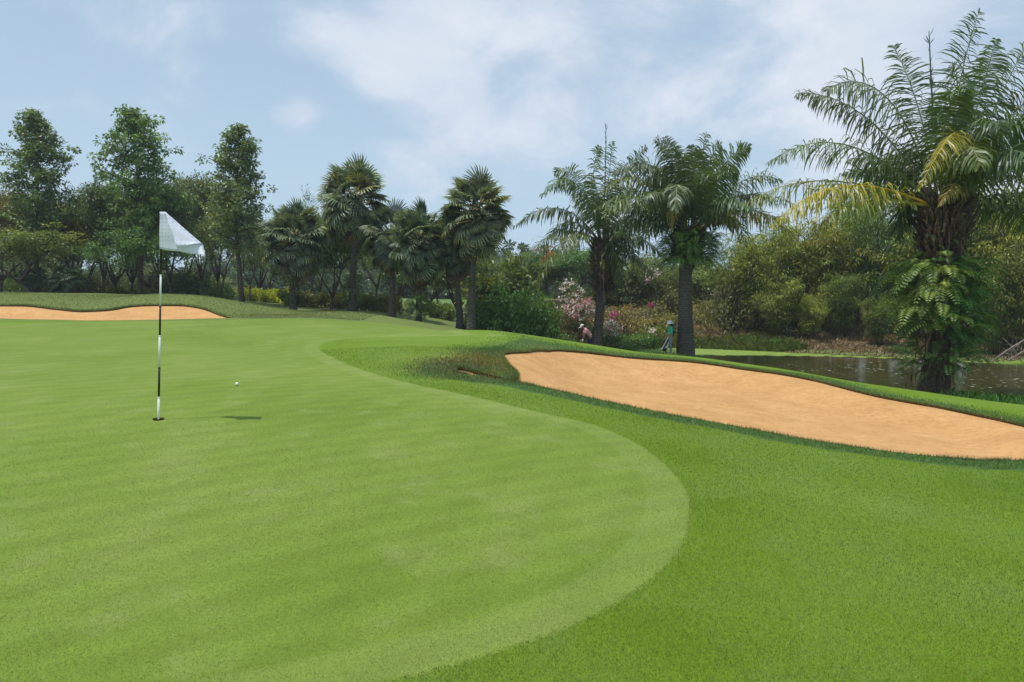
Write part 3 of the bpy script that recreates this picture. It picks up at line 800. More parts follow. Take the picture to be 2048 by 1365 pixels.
def mesh_child(me, name, parent, M, color=(1, 1, 1)):
    o = bpy.data.objects.new(name, me); COL.objects.link(o); o.parent = parent; o.matrix_local = M
    o.color = (*color, 1); return o
def aim(p, d, roll=0., s=1.):
    d = Vector(d).normalized(); up = Vector((0, 0, 1))
    if abs(d.z) > .97: up = Vector((math.cos(roll * 7), math.sin(roll * 7), 0))
    y_ = up.cross(d).normalized(); z_ = d.cross(y_)
    R_ = Matrix((d, y_, z_)).transposed().to_4x4()
    return Matrix.Translation(Vector(p)) @ R_ @ Matrix.Rotation(roll, 4, 'X') @ Matrix.Scale(s, 4)
def fan_palm(px, Y, top, cpx, crow, R, label, n=52, dead=12, lean=0., base_r=.24, seed=1, col=(1, 1, 1), fern=None, skirt=1.):
    """crow: row of the crown centre; R crown radius in metres"""
    global rng
    rng = np.random.default_rng(seed)
    X, Y, Z = ground(px, Y)
    C = P(cpx, crow, Y); hc = C[2] - Z; dx = C[0] - X
    e = empty('fan_palm', (X, Y, Z)); tag(e, label, 'palm tree', 'fan palms behind the green')
    t = np.linspace(0, 1, 14)
    pp = np.stack([dx * t ** 1.3 + .03 * np.sin(t * 9 + seed), .04 * np.cos(t * 7), -.2 + (hc + .2) * t], 1)
    rad = base_r * .72 * np.interp(t, [0, .05, .16, .5, .9, 1], [2.0, 1.5, 1.12, .85, .78, .85])
    tb = MB(); tb.tube(pp, rad, 12); tb.build('trunk', M_palmbark, e, True)
    hb = MB()   # fibrous heart and old leaf bases under the leaves
    for q in range(90):
        a_ = rng.uniform(0, 6.28); z_ = hc + rng.uniform(-.95, .25)
        p0 = np.array([dx + .14 * math.cos(a_), .14 * math.sin(a_), z_])
        hb.tube([p0, p0 + np.array([math.cos(a_) * .3, math.sin(a_) * .3, .22])], [.05, .015], 4, rng.random())
    hb.build('leaf_base', M_fiber, e)
    s = R / 2.0
    for q in range(n):
        cz = 1 - (q + .5) / n * 1.86            # from straight up to well below level
        th = math.acos(max(-1, min(1, cz))); a_ = q * 2.39996 + rng.normal(0, .18)
        d = (math.sin(th) * math.cos(a_), math.sin(th) * math.sin(a_), math.cos(th) + .04)
        k = 0 if th < .9 else (1 if th < 1.5 else 2)
        p_ = (dx + .1 * d[0], .1 * d[1], hc + .12 * d[2] + .25 - .55 * (th / 1.6))
        v = rng.uniform(.82, 1.18); yl = rng.random() < .07
        v *= 1.3; cc = (col[0] * v * (1.5 if yl else 1), col[1] * v * (1.25 if yl else 1), col[2] * v)
        mesh_child(FAN[k], 'fan_leaf', e, aim(p_, d, rng.normal(0, .45), s * rng.uniform(.92, 1.16)), cc)
    for q in range(dead):
        th = rng.uniform(2.15, 2.85); a_ = q * 2.4 + rng.normal(0, .3)
        d = (math.sin(th) * math.cos(a_), math.sin(th) * math.sin(a_), math.cos(th))
        mesh_child(FAND, 'dry_fan_leaf', e, aim((dx + .1 * d[0], .1 * d[1], hc - .55 - .6 * rng.random()), d, rng.normal(0, .5), s * rng.uniform(.95, 1.35)), (rng.uniform(.6, 1.1),) * 3)
    if fern:
        z0, z1, rad_, nf, fcol = fern
        fm = MB()
        for q in range(nf):
            z_ = rng.uniform(z0, z1) * hc; a_ = rng.uniform(0, 6.28); f_ = z_ / hc
            p0 = np.array([dx * f_ ** 1.3 + .2 * math.cos(a_), .2 * math.sin(a_), z_])
            fern_frond(fm, p0, a_, rad_ * rng.uniform(.6, 1.1), rng.uniform(.2, 1.1), rng.random())
        o = fm.build('fern', M_fern, e); o.color = (*fcol, 1)
    return e
def fern_frond(mb, p0, a_, L, elev, tint, n=20, w=.17, dr=1.0):
    t = np.linspace(0, 1, n)
    x_ = L * (t * math.cos(elev) * (1 - .15 * t)); z_ = L * (t * math.sin(elev) - dr * t ** 2 * .75)
    pc = np.stack([p0[0] + np.cos(a_) * x_, p0[1] + np.sin(a_) * x_, p0[2] + z_], 1)
    T = np.gradient(pc, axis=0); T = nrm(T)
    Sd = np.array([-math.sin(a_), math.cos(a_), 0.]); N = np.cross(T, Sd) * -1
    prof = np.sin(PI * np.clip(t * .9 + .1, 0, 1)) ** .6
    for sg in (-1, 1):
        D = T * .35 + Sd * sg + np.array([0, 0, -.35])
        leaves(mb, pc[1:], D[1:], N[1:], (L * w * prof[1:]) + .01, L / n * .46, np.clip(tint * .7 + .15 + rng.normal(0, .06, n - 1), 0, 1), .1)
    mb.tube(pc, np.linspace(.008, .003, n), 3, .3)

fan_palm(585, 42, 370, 588, 478, 1.95, 'first fan palm from the left, with a thick ragged brown skirt and ferny lower trunk', seed=21, dead=26, fern=(.10, .42, .55, 60, (.7, .8, .9)), base_r=.25, n=58)
fan_palm(705, 43, 296, 710, 398, 2.15, 'tallest fan palm, with a pale round crown and a fern clump low on its trunk', seed=22, dead=16, fern=(.10, .33, .75, 80, (.75, .9, .8)), base_r=.27, n=62, col=(1.1, 1.08, 1))
fan_palm(784, 41.5, 385, 784, 470, 1.65, 'thin dark fan palm half hidden between the tallest and the short one', seed=23, dead=14, n=44, base_r=.25, col=(.75, .8, .85))
fan_palm(836, 38, 388, 838, 480, 1.75, 'short fan palm with a big drooping fern clump at the foot of its trunk', seed=24, dead=20, n=56, base_r=.22, fern=(.12, .34, 1.0, 110, (.9, .9, .8)))
fan_palm(919, 38.5, 400, 912, 478, 1.45, 'lower of the two fan palms standing close together', seed=25, dead=18, n=40, base_r=.22, col=(.85, .85, .85))
fan_palm(941, 37, 322, 953, 425, 1.85, 'tall fan palm in front of the leafy shrub, right of its shorter twin', seed=26, dead=18, n=60, base_r=.24, fern=(.36, .46, .5, 40, (.8, .9, .7)), col=(1.08, 1.0, .9))
# squat fan palms on the mound
def squat(px, Y, lab, seed, hc=.95, R=1.1):
    global rng
    rng = np.random.default_rng(seed)
    X, Y, Z = ground(px, Y); e = empty('squat_palm', (X, Y, Z)); tag(e, lab, 'palm tree', 'squat fan palms on the mound')
    tb = MB(); tb.tube([(0, 0, -.2), (0, 0, .3), (.03, 0, hc)], [.30, .24, .26], 10); tb.build('trunk', M_boot, e, True)
    for q in range(26):
        cz = .95 - (q + .5) / 26 * 1.5; th = math.acos(cz); a_ = q * 2.4
        d = (math.sin(th) * math.cos(a_), math.sin(th) * math.sin(a_), math.cos(th))
        mesh_child(FAN[1 if th < 1.2 else 2], 'fan_leaf', e, aim((0, 0, hc), d, rng.normal(0, .3), R / 2 * rng.uniform(.85, 1.1)), (.8, .95, .85))
squat(68, 43.5, 'squat palm with hanging leaves behind the tall grey trunk on the mound', 31)
squat(137, 42.5, 'squat palm with a stout dark trunk standing clear on the mound', 32, .8, 1.25)

# ------------------------------------------------------------------ feather palms
def frond(e, p0, pm, p1, n=46, LL=.8, LW=.05, tint=.5, color=(1, 1, 1), droop=.55, name='frond', mat=None, bare=.14, plume=.5, stiff=.0, petr=.05):
    """pinnate leaf along a curve through p0, pm, p1 (palm-local)"""
    p0, pm, p1 = map(lambda v: np.asarray(v, float), (p0, pm, p1))
    c = 2 * pm - .5 * (p0 + p1)
    t = np.linspace(0, 1, n)[:, None]
    pc = (1 - t) ** 2 * p0 + 2 * t * (1 - t) * c + t * t * p1
    t = t[:, 0]
    T = nrm(np.gradient(pc, axis=0))
    Z = np.array([0, 0, 1.])
    S = np.cross(T, Z); bad = np.linalg.norm(S, axis=1) < .25
    s0 = np.cross(nrm(p1 - p0), Z); s0 = s0 / (np.linalg.norm(s0) + 1e-6) if np.linalg.norm(s0) > .05 else np.array([0, 1., 0])
    S[bad] = s0; S = nrm(S)
    for q in range(1, n):
        if (S[q] * S[q - 1]).sum() < 0: S[q] = -S[q]
    U = np.cross(S, T)
    hd = p1 - p0; upr = sstep(nrm(hd)[2], .45, .8); hx = abs(hd[0]) / (np.hypot(hd[0], hd[1]) + 1e-6)
    tw = upr * hx * rng.uniform(.9, 1.5) + rng.normal(0, .15)
    S, U = S * math.cos(tw) + U * math.sin(tw), U * math.cos(tw) - S * math.sin(tw)
    mb = MB()
    tt = np.linspace(0, 1, 12); ii = (tt * (n - 1)).astype(int)
    mb.tube(pc[ii], petr * np.interp(tt, [0, .2, 1], [1, .5, .10]), 5, .92)
    k = np.where(t > bare)[0]; u = (t[k] - bare) / (1 - bare)
    prof = np.clip(np.sin(PI * (u * .80 + .16)) ** .8, .15, 1)
    fw = .18 + .62 * u ** 2
    for sg in (-1, 1):
        for rep in (0,):
            m_ = len(k)
            up = rng.normal(.12, plume, m_)
            L = LL * prof * rng.uniform(.85, 1.12, m_)
            D = nrm(S[k] * sg + T[k] * (fw + rng.normal(0, .08, m_))[:, None] + U[k] * up[:, None] + np.array([0, 0, -.42 * droop]))
            B = pc[k] + T[k] * rng.uniform(0, .5 / n, m_)[:, None]
            W = LW * rng.uniform(.8, 1.15, m_)
            g = np.array([0, 0, -1.])
            P1 = B + D * (L * .5)[:, None] + g * (L * droop * .12)[:, None]
            D2 = nrm(D + g * (droop * 1.0))
            P2 = P1 + D2 * (L * .32)[:, None]
            P3 = P2 + nrm(D2 + g * (droop * 1.2)) * (L * .22)[:, None]
            Wd = nrm(np.cross(D, U[k] + rng.normal(0, .35, (m_, 3))))
            w1 = (W * .5)[:, None]
            V = np.stack([B - Wd * w1 * .5, B + Wd * w1 * .5, P1 + Wd * w1, P1 - Wd * w1, P2 + Wd * w1 * .8, P2 - Wd * w1 * .8, P3], 1).reshape(-1, 3)
            b = np.arange(m_)[:, None] * 7
            Q = np.concatenate([b + np.array([[0, 1, 2, 3]]), b + np.array([[3, 2, 4, 5]])]); T_ = b + np.array([[5, 4, 6]])
            tn_ = np.clip(tint + rng.normal(0, .12, m_), 0, 1)
            mb.add(V, Q, T_, np.repeat(tn_, 7))
    o = mb.build(name, mat or M_frond, e); o.color = (*color, 1)
    return o

GRN = (1.15, 1.15, 1.1); SIL = (1.25, 1.25, 1.2); YEL = (2.7, 1.8, .6); ORG = (4.2, 2.4, .6); OLI = (2.2, 1.6, .7); BRN = (3.8, 2.2, 1.5); LIM = (1.5, 1.35, .6)
def feather_palm(px, Y, cpx, crow, fr, label, LL, LW, trunk, seed, boots, spear, n=44, ferns=(), fibre=None, bark=None):
    global rng
    rng = np.random.default_rng(seed)
    X, Y, Z = ground(px, Y)
    e = empty('feather_palm', (X, Y, Z)); tag(e, label, 'palm tree', 'feather palms by the pond')
    O = np.array([X, Y, Z])
    def loc(a, b, dy=0.): return P(a, b, Y + dy) - O
    tp = np.array([loc(a, b) for a, b, _ in trunk]); tp[0, 2] = -.25
    rd = np.array([w_ / 2 / F * Y for _, _, w_ in trunk])
    tt = np.linspace(0, 1, 26); xi = np.linspace(0, 1, len(tp))
    path = np.stack([np.interp(tt, xi, tp[:, k_]) for k_ in range(3)], 1); rad = np.interp(tt, xi, rd)
    mb = MB(); mb.tube(path, rad * (1 + .05 * np.sin(np.arange(26) * 2.1)), 14, .5); mb.build('trunk', bark or M_palmbark, e, True)
    # old leaf bases
    z0, z1, nb, ln = boots
    bm = MB()
    for q in range(nb):
        f = z0 + (z1 - z0) * q / nb; c = np.array([np.interp(f, tt, path[:, k_]) for k_ in range(3)]); r_ = np.interp(f, tt, rad)
        a_ = q * 2.39996; d = np.array([math.cos(a_), math.sin(a_), 0])
        ll = ln * rng.uniform(.6, 1.2); up = rng.uniform(.7, 1.3)
        b0 = c + d * r_ * .8
        d = nrm(d + rng.normal(0, .25, 3) * np.array([1, 1, 0])); bm.tube([b0, b0 + (d * .7 + np.array([0, 0, up * .3])) * ll * .6, b0 + (d * 1.0 + np.array([0, 0, up * .8])) * ll], [ln * .26, ln * .18, ln * .07], 4, rng.random())
    if nb: bm.build('leaf_base', M_boot, e)
    for q, f in enumerate(fr):
        (mx, my, tx, ty, dm, dt, colr, dr) = f
        s_ = loc(cpx, crow + 6, 0); d = loc(mx, my, dm) - s_; d = d / np.linalg.norm(d)
        h_ = np.array([d[0], d[1], 0]); h_ = h_ / (np.linalg.norm(h_) + 1e-6) * min(1, np.hypot(d[0], d[1]) * 2)
        s_ = s_ + h_ * rd[-1] * .55
        hang = ty > my + 25
        o = frond(e, s_, loc(mx, my, dm), loc(tx, ty, dt), n if colr not in (BRN, YEL, LIM, OLI) else int(n * .72), LL * rng.uniform(.88, 1.08) * (1 if colr not in (BRN, YEL) else .62), LW * rng.uniform(.95, 1.3) * (1 if colr != BRN else .5), .48 + rng.normal(0, .07), tuple(c_ * rng.uniform(.88, 1.12) for c_ in colr),
                  dr, petr=.055 if Y < 30 else .06)
    if spear:
        a = [loc(cpx, crow), loc(*spear[0]), loc(*spear[1])]
        sm = MB(); pth = spline(a, False, 8); sm.tube(pth, np.linspace(.045, .012, len(pth)), 5, .4)
        for q in range(26):
            i_ = rng.integers(len(pth) - 9, len(pth) - 1); dd = np.array([rng.normal(0, .25), rng.normal(0, .25), 1])
            leaves(sm, pth[i_][None], dd[None], rng.normal(0, 1, (1, 3)), .32, .03, .5)
        sm.build('spear_leaf', M_frond, e)
    for (f0, f1, nf, L, colr, side, el) in ferns:
        fm = MB()
        for q in range(nf):
            f = rng.uniform(f0, f1); c = np.array([np.interp(f, tt, path[:, k_]) for k_ in range(3)]); r_ = np.interp(f, tt, rad)
            a_ = rng.uniform(0, 6.28) if side is None else rng.normal(side, 1.0)
            p0 = c + np.array([math.cos(a_), math.sin(a_), 0]) * (r_ * .9 + rng.uniform(0, .55) * L)
            fern_frond(fm, p0, a_ + rng.normal(0, .5), L * rng.uniform(.5, 1.1), rng.uniform(*el), rng.random(), 15, .15)
        o = fm.build('fern', M_fern, e); o.color = (*colr, 1)
    if fibre:
        for (f0, f1, nf, L, sp) in fibre:
            fm = MB(); 
            for q in range(nf):
                f = rng.uniform(f0, f1); c = np.array([np.interp(f, tt, path[:, k_]) for k_ in range(3)]); r_ = np.interp(f, tt, rad)
                a_ = rng.uniform(0, 6.28); d = np.array([math.cos(a_), math.sin(a_), 0]); L_ = L * rng.uniform(.4, 1.2)
                p0 = c + d * r_ * rng.uniform(.9, 1.25); p1 = p0 + d * sp * rng.uniform(.1, 1) + np.array([0, 0, -L_ * .45]); p2 = p1 + d * rng.uniform(-.12, .08) + np.array([0, 0, -L_ * .55])
                sd_ = np.array([-d[1], d[0], 0]) * rng.uniform(.008, .03)
                fm.add([p0 - sd_, p0 + sd_, p1 + sd_, p1 - sd_, p2], [(0, 1, 2, 3)], [(3, 2, 4)], rng.random())
            fm.build('dry_frond_fibre', M_fiber, e)
    return e, path, rad

# (mid px, mid row, tip px, tip row, depth offset mid, tip, colour, droop)
FR3 = [
 (1912,205,1958,24,.2,.5,SIL,.30),(1842,235,1787,92,.4,.9,SIL,.35),(1778,200,1652,180,-.3,-.6,SIL,.75),(1738,240,1594,187,.2,.3,GRN,.8),
 (1700,292,1537,325,0,-.3,SIL,.85),(1655,362,1492,408,.4,.6,OLI,.9),(1690,372,1546,452,-.5,-.8,ORG,.95),(1730,402,1642,455,-.7,-1.1,YEL,.95),
 (1948,235,1992,80,-.4,-.6,GRN,.6),(1978,240,2052,90,.3,.5,SIL,.5),(2000,260,2095,170,0,.2,GRN,.7),(1995,270,2075,262,-.7,-1.2,SIL,.9),
 (2050,303,2200,320,.2,.3,GRN,.9),(2060,352,2215,420,-.2,-.2,OLI,.95),(2060,388,2210,450,.5,.6,GRN,.9),(2040,422,2150,510,.9,1.3,DG,.9),
 (1912,268,1838,378,-1.5,-2.6,YEL,1.0),(1925,300,1960,330,-1.4,-2.6,LIM,1.0),(1912,366,1880,408,-.7,-1.35,BRN,1.3),(1812,408,1800,478,.5,.7,DG,.5),
 (1898,240,1905,130,1.6,2.6,GRN,.45),(1935,240,1962,130,1.2,2.0,GRN,.6),
 (1960,290,2030,240,1.4,2.6,GRN,.8),(1950,270,2000,255,-1.0,-2.2,GRN,.9),
 (1890,250,1930,180,-.6,-1.4,SIL,.7),(1990,310,2080,330,-1.4,-2.6,GRN,1.),(1800,330,1700,320,.8,1.4,GRN,.9),(1960,330,2060,290,.9,1.6,GRN,.9),(1840,310,1770,330,1.5,3.0,GRN,.8),(1940,330,2010,350,1.6,3.2,GRN,.8),(1800,345,1690,345,1.2,2.2,DG,.9)]
e3, path3, rad3 = feather_palm(1865, 22.7, 1885, 412, FR3, 'largest feather palm at the right, with yellow and brown lower fronds and a ferny trunk', 1.0, .040,
  [(1865,802,78),(1868,780,60),(1874,720,46),(1876,650,40),(1876,590,30),(1877,550,30),(1882,500,50),(1888,455,74),(1889,425,80),(1888,395,50)], 41,
  (.55, .98, 260, .40), [(1866, 220), (1858, 62)], n=118,
  ferns=[(.16, .62, 320, 1.0, (.9, 1.0, .9), None, (.2, 1.3)), (.32, .60, 260, 1.5, (1.6, 1.35, 1.0), PI, (.3, 1.3)), (.24, .60, 280, 1.35, (.7, 1.05, .6), 0., (.2, 1.3)), (.68, .85, 14, .6, (1.1, 1.1, .8), PI, (.3, 1.2))],
  fibre=[(.58, .92, 200, .8, .2), (.15, .5, 160, .9, .5)], bark=M_boot)
FR2 = [
 (1393,362,1413,268,0,.3,GRN,.4),(1432,350,1499,294,-.5,-.8,SIL,.55),(1478,366,1562,362,0,.2,GRN,.6),(1480,392,1592,412,.8,1.2,LIM,.8),(1452,428,1494,490,-1.,-1.6,OLI,.85),
 (1362,362,1330,276,.2,.4,GRN,.4),(1322,352,1272,330,-.6,-1.2,GRN,.55),(1285,362,1203,386,-.4,-.7,LIM,.65),(1282,396,1207,434,-1.2,-1.6,LIM,.75),
 (1362,352,1352,302,-.8,-1.4,GRN,.5),(1360,372,1350,420,-1.7,-3.4,GRN,1.),(1352,404,1343,458,-1.1,-1.7,BRN,1.3),(1412,380,1452,330,1.1,1.8,GRN,.6),(1342,372,1306,332,1.4,2.2,GRN,.6),
 (1462,418,1556,440,1.,1.6,GRN,.8),(1300,385,1190,420,.3,.4,GRN,.8),(1290,350,1225,345,.4,.8,SIL,.7),(1492,420,1582,470,-.4,-.6,OLI,.9),(1302,432,1222,478,.8,1.2,DG,.8),(1322,440,1262,500,-.5,-.8,DG,.8),(1392,352,1382,292,.9,1.6,GRN,.5),
 (1425,372,1472,345,-1.2,-2.2,GRN,.7),(1400,380,1420,350,-1.8,-3.2,GRN,.8),(1332,392,1280,400,-1.5,-2.8,DG,.8),(1440,402,1500,420,-1.5,-2.8,GRN,.85),(1312,410,1245,440,.6,1.0,GRN,.8),
 (1350,340,1312,282,-.3,-.6,GRN,.5),(1410,350,1440,290,.4,.8,GRN,.5),(1380,370,1395,300,-1.2,-2.2,GRN,.7),(1345,380,1300,350,.2,.5,GRN,.6),(1455,400,1530,395,.4,.7,GRN,.7),(1430,420,1470,450,1.2,1.9,DG,.8),(1300,415,1240,415,1.6,2.4,DG,.8)]
e2, path2, rad2 = feather_palm(1372, 37.5, 1378, 462, FR2, 'middle feather palm with a thick ringed trunk and a collar of dark ferns', 1.08, .055,
  [(1372,718,42),(1371,700,36),(1371,650,30),(1370,600,27),(1371,550,25),(1374,520,30),(1378,490,46),(1380,462,40)], 42,
  (.72, 1.0, 70, .5), None, n=96,
  ferns=[(.66, .96, 520, 1.25, (.95, 1.15, .65), None, (.2, 1.3)), (.26, .32, 26, .45, (.45, .6, .4), None, (.0, 1.0))], fibre=[(.7, .95, 60, .6, .1)])
FR1 = [
 (1186,378,1198,294,-.2,-.3,SIL,.5),(1216,372,1226,284,.2,.4,SIL,.45),(1240,372,1292,294,.3,.6,SIL,.6),(1150,366,1082,392,-.3,-.6,SIL,.8),(1160,368,1110,345,.5,.9,SIL,.7),
 (1118,417,1028,454,.0,.1,SIL,.9),(1142,444,1096,476,.6,1.0,GRN,.9),(1108,468,1024,556,-.5,-.8,SIL,.9),(1134,478,1076,570,-1.1,-1.7,LIM,.8),
 (1262,468,1324,510,.1,.2,GRN,.9),(1250,494,1312,560,-.5,-.8,GRN,.9),(1248,438,1312,470,.9,1.4,GRN,.9),(1228,500,1242,572,-.6,-.9,DG,.8),(1226,418,1272,380,.9,1.6,GRN,.7),
 (1192,418,1182,352,-.8,-1.4,SIL,.6),(1236,444,1300,445,-.9,-1.6,GRN,.8),(1180,410,1150,390,1.2,2.2,SIL,.8),(1214,410,1232,360,-1.2,-2.2,GRN,.7),(1240,470,1280,530,1.0,1.5,DG,.9)]
e1, path1, rad1 = feather_palm(1197, 42, 1206, 478, FR1, 'left feather palm with silvery drooping fronds and a thin spear leaf on top', 1.05, .052,
  [(1193,705,26),(1195,680,20),(1198,640,18),(1201,600,18),(1205,565,22),(1207,530,30),(1207,500,36),(1206,480,26)], 43,
  (.5, 1.0, 90, .5), [(1211, 330), (1212, 250)], n=92,
  ferns=[(.68, .8, 22, .8, (1.5, 1.2, .6), -PI / 2, (.0, .9))], fibre=[(.55, .95, 420, 1.2, .34)])

# ------------------------------------------------------------------ shrubs, hedges, bamboo
BUSH = {}
def bush(kind, px, Y, top, wpx, col, label, name='shrub', rz=0., group=None, mat=None, cat='shrub', zoff=0., pos_=None):
    specs = {'leafy': dict(h=3.2, R=2.0, n=150, per=60, L=.24, W=.10, stems=20), 'low': dict(h=1.2, R=1.3, n=60, per=45, L=.15, W=.06),
             'twiggy': dict(h=2.2, R=1.6, n=70, per=34, L=.16, W=.05, stems=60), 'hedge': dict(h=1.0, R=1.0, n=60, per=60, L=.13, W=.06)}
    if pos_ is None: X, Y, Z = ground(px, Y)
    else: X, Y = pos_; Z = hz(X, Y)
    key = (kind, int(abs(px)) % 2)
    s = specs[kind]
    if key not in BUSH: BUSH[key] = shrub(100 + len(BUSH), **s)
    h = P(px, top, Y)[2] - Z; sc_ = max(.3, h / s['h'])
    sxy = (wpx / 2 / F * Y) / (s['R'] * sc_)
    e = empty(name, (X, Y, Z - .05 + zoff), rz); tag(e, label, cat, group); e.scale = (sc_ * sxy, sc_ * sxy, sc_)
    w_, c_ = BUSH[key]
    if isinstance(w_, MB): w_ = w_.build('stem', M_bark, e); c_ = c_.build('foliage', mat or M_leaf, e)
    else:
        w_ = inst(w_, 'stem', e); c_ = inst(c_, 'foliage', e)
    BUSH[key] = (w_, c_); c_.color = (*[v_ * 1.15 for v_ in col], 1)
    return e
LG = (1.1, 1.5, .6)
bush('leafy', 1003, 42, 492, 190, (1.3, 1.15, .6), 'big rounded olive shrub rising behind the fan palm pair')
bush('leafy', 1010, 38.5, 562, 150, LG, 'bright green leafy shrub at the far edge of the green', rz=1.)
bush('leafy', 1068, 39.5, 568, 110, (1.0, 1.4, .55), 'bright green bush on the far right side of the green, left of the golfer', rz=2.)
bush('leafy', 965, 40, 590, 80, (.7, .9, .5), 'dark leafy bush directly behind the fan palm trunks', rz=3.)
bush('twiggy', 1105, 44, 590, 110, (1.6, 1.1, .7), 'brownish twiggy bush left of the pink flowers', rz=.4)
bush('twiggy', 1150, 47, 560, 130, (1.8, 1.2, .8), 'dry pink-tinged bush behind the white and pink flowers', rz=.4)
bush('twiggy', 1245, 50, 598, 130, (3.0, 1.6, 1.1), 'dry rusty bush right of the left feather palm trunk', rz=1.4)
bush('twiggy', 1300, 53, 606, 140, (2.8, 1.7, 1.1), 'dry reddish bush between the two left feather palms', rz=2.4)
bush('twiggy', 1420, 54, 590, 120, (2.8, 1.8, .9), 'dry straw-coloured bush right of the ringed palm trunk', rz=3.)
bush('twiggy', 1465, 50, 530, 140, (1.5, 1.1, .8), 'grey-brown brush thicket left of the bamboo', rz=.3)
bush('twiggy', 1345, 56, 560, 120, (1.8, 1.3, .6), 'yellowish bush behind the caddie', rz=5.)
bush('low', 1210, 45, 650, 110, (1.0, 1.25, .6), 'low green bush with white flowers beside the left feather palm', rz=1.)
bush('low', 1275, 45.5, 665, 120, LG, 'low green bush on the bank between golfer and caddie', rz=2.)
bush('low', 1300, 47, 648, 100, (1.6, 1.3, .5), 'yellowish low bush on the bank above the algae', rz=4.)
bush('low', 1130, 41, 662, 100, (1.1, 1.2, .6), 'low green bush just left of the golfer in pink', rz=2.)
bush('low', 1240, 43, 684, 90, LG, 'low bright bush at the pond corner behind the golfer', rz=5.)
bush('low', 1500, 46, 672, 90, LG, 'low green growth on the far shore right of the ringed palm', rz=5.)
bush('low', 1570, 44.5, 676, 80, LG, 'low green growth on the far shore below the bamboo', rz=1.)
bush('low', 1810, 40.5, 690, 80, (.7, 1.0, .5), 'small dark bush on the shore behind the largest palm', rz=1.)
# scrub behind the back bunker mound
for px, Y, top, w_, c_, lab in [(18, 56, 545, 90, (1.1, 1.3, .6), 'light green scrub at the left edge beyond the mound'), (165, 56, 540, 90, (1.5, 1.15, .8), 'brown scrub behind the squat palms'),
   (245, 52, 572, 110, (1.2, 1.1, .5), 'low yellow-green scrub on the crest left of the flag'), (330, 60, 535, 120, (1.0, 1.1, .9), 'grey-green scrub behind the flagstick'),
   (385, 58, 530, 110, (.9, 1.15, .9), 'soft green scrub right of the flagstick'), (440, 50, 565, 70, (.8, 1.1, .6), 'dark bush at the right end of the mound crest'),
   (120, 62, 550, 120, (1.1, 1.1, .8), 'pale scrub far behind the leaning tree'), (200, 66, 545, 120, (1.3, 1.1, .9), 'thin brown scrub far behind the mound')]:
    bush('twiggy' if 'brown' in lab or 'grey' in lab else 'low', px, Y, top, w_, c_, lab, rz=px * .1)
for q, (px, Y, top, w_, c_, lab) in enumerate([(30, 64, 500, 150, (1.0, 1.0, .8), 'dark scrub between the leaning tree and the left edge'), (120, 66, 505, 150, (.9, 1.0, .8), 'tall scrub behind the squat palm with the stout trunk'),
   (210, 63, 510, 150, (1.0, 1.0, .75), 'tall brush filling the gap left of the tallest tree'), (300, 65, 505, 150, (.85, 1.0, .8), 'tall scrub directly behind the tallest tree'), (370, 64, 512, 130, (.85, 1.0, .85), 'tall green brush behind the white flag'),
   (445, 66, 530, 110, (.8, 1.0, .8), 'dark brush left of the slim bare trunk')]):
    bush('twiggy', px, Y, top + 14, w_, (1.9, 1.6, 1.1), lab, rz=q * 1.1)
for px, Y, top, w_, c_, lab in [(1245, 61, 520, 130, (1.3, 1.3, .8), 'olive thicket on the rise behind the rusty bush, right of the left feather palm'), (1345, 63, 535, 150, (1.6, 1.4, .9), 'brown-green thicket on the rise just left of the ringed trunk'),
   (1425, 60, 530, 130, (1.5, 1.4, .8), 'brown-green thicket on the rise just right of the ringed trunk'), (1290, 66, 505, 120, (1.0, 1.2, .8), 'tall green thicket at the top of the rise between the two left feather palms')]:
    bush('leafy', px, Y, top, w_, c_, lab, rz=px * .3)
# clipped hedges: long rows of clumps
def hedge(px0, px1, Y0, Y1, h, n, col, label):
    global rng
    rng = np.random.default_rng(int(px0))
    A_ = ground(px0, Y0); B_ = ground(px1, Y1)
    e = empty('hedge', A_); tag(e, label, 'hedge', 'hedges beyond the green')
    mb = MB(); wb = MB(); L_ = math.hypot(B_[0] - A_[0], B_[1] - A_[1])
    for q in range(n):
        t = rng.random(); x_ = A_[0] + (B_[0] - A_[0]) * t; y_ = A_[1] + (B_[1] - A_[1]) * t + rng.normal(0, .35)
        z_ = hz(x_, y_) + rng.uniform(.15, h * (.85 + .15 * math.sin(t * 30)))
        cluster(mb, np.array([x_ - A_[0], y_ - A_[1], z_ - A_[2]]), .28, 50, .13, .07, .45 + rng.normal(0, .12), .1)
        if q % 3 == 0: limb(wb, (x_ - A_[0], y_ - A_[1], hz(x_, y_) - A_[2] - .1), (rng.normal(0, .3), rng.normal(0, .3), 1), h * .8, .02, 3, 0, .1, 3)
    wb.build('stem', M_bark, e); o = mb.build('foliage', M_leaf, e); o.color = (*col, 1)
hedge(484, 590, 54, 49, .85, 190, (6.0, 4.3, .5), 'bright yellow clipped hedge beyond the green, left of the first fan palm')
hedge(560, 690, 46.5, 47.5, .85, 170, (1.9, 1.4, .7), 'olive hedge running behind the first fan palm trunk')
hedge(690, 800, 47, 45, 1.05, 160, (1.9, 1.5, .6), 'olive hedge running between the tallest and the thin dark fan palm')
hedge(860, 905, 46, 45, .9, 60, (1.6, 1.5, .7), 'short hedge between the short fan palm and the palm pair')

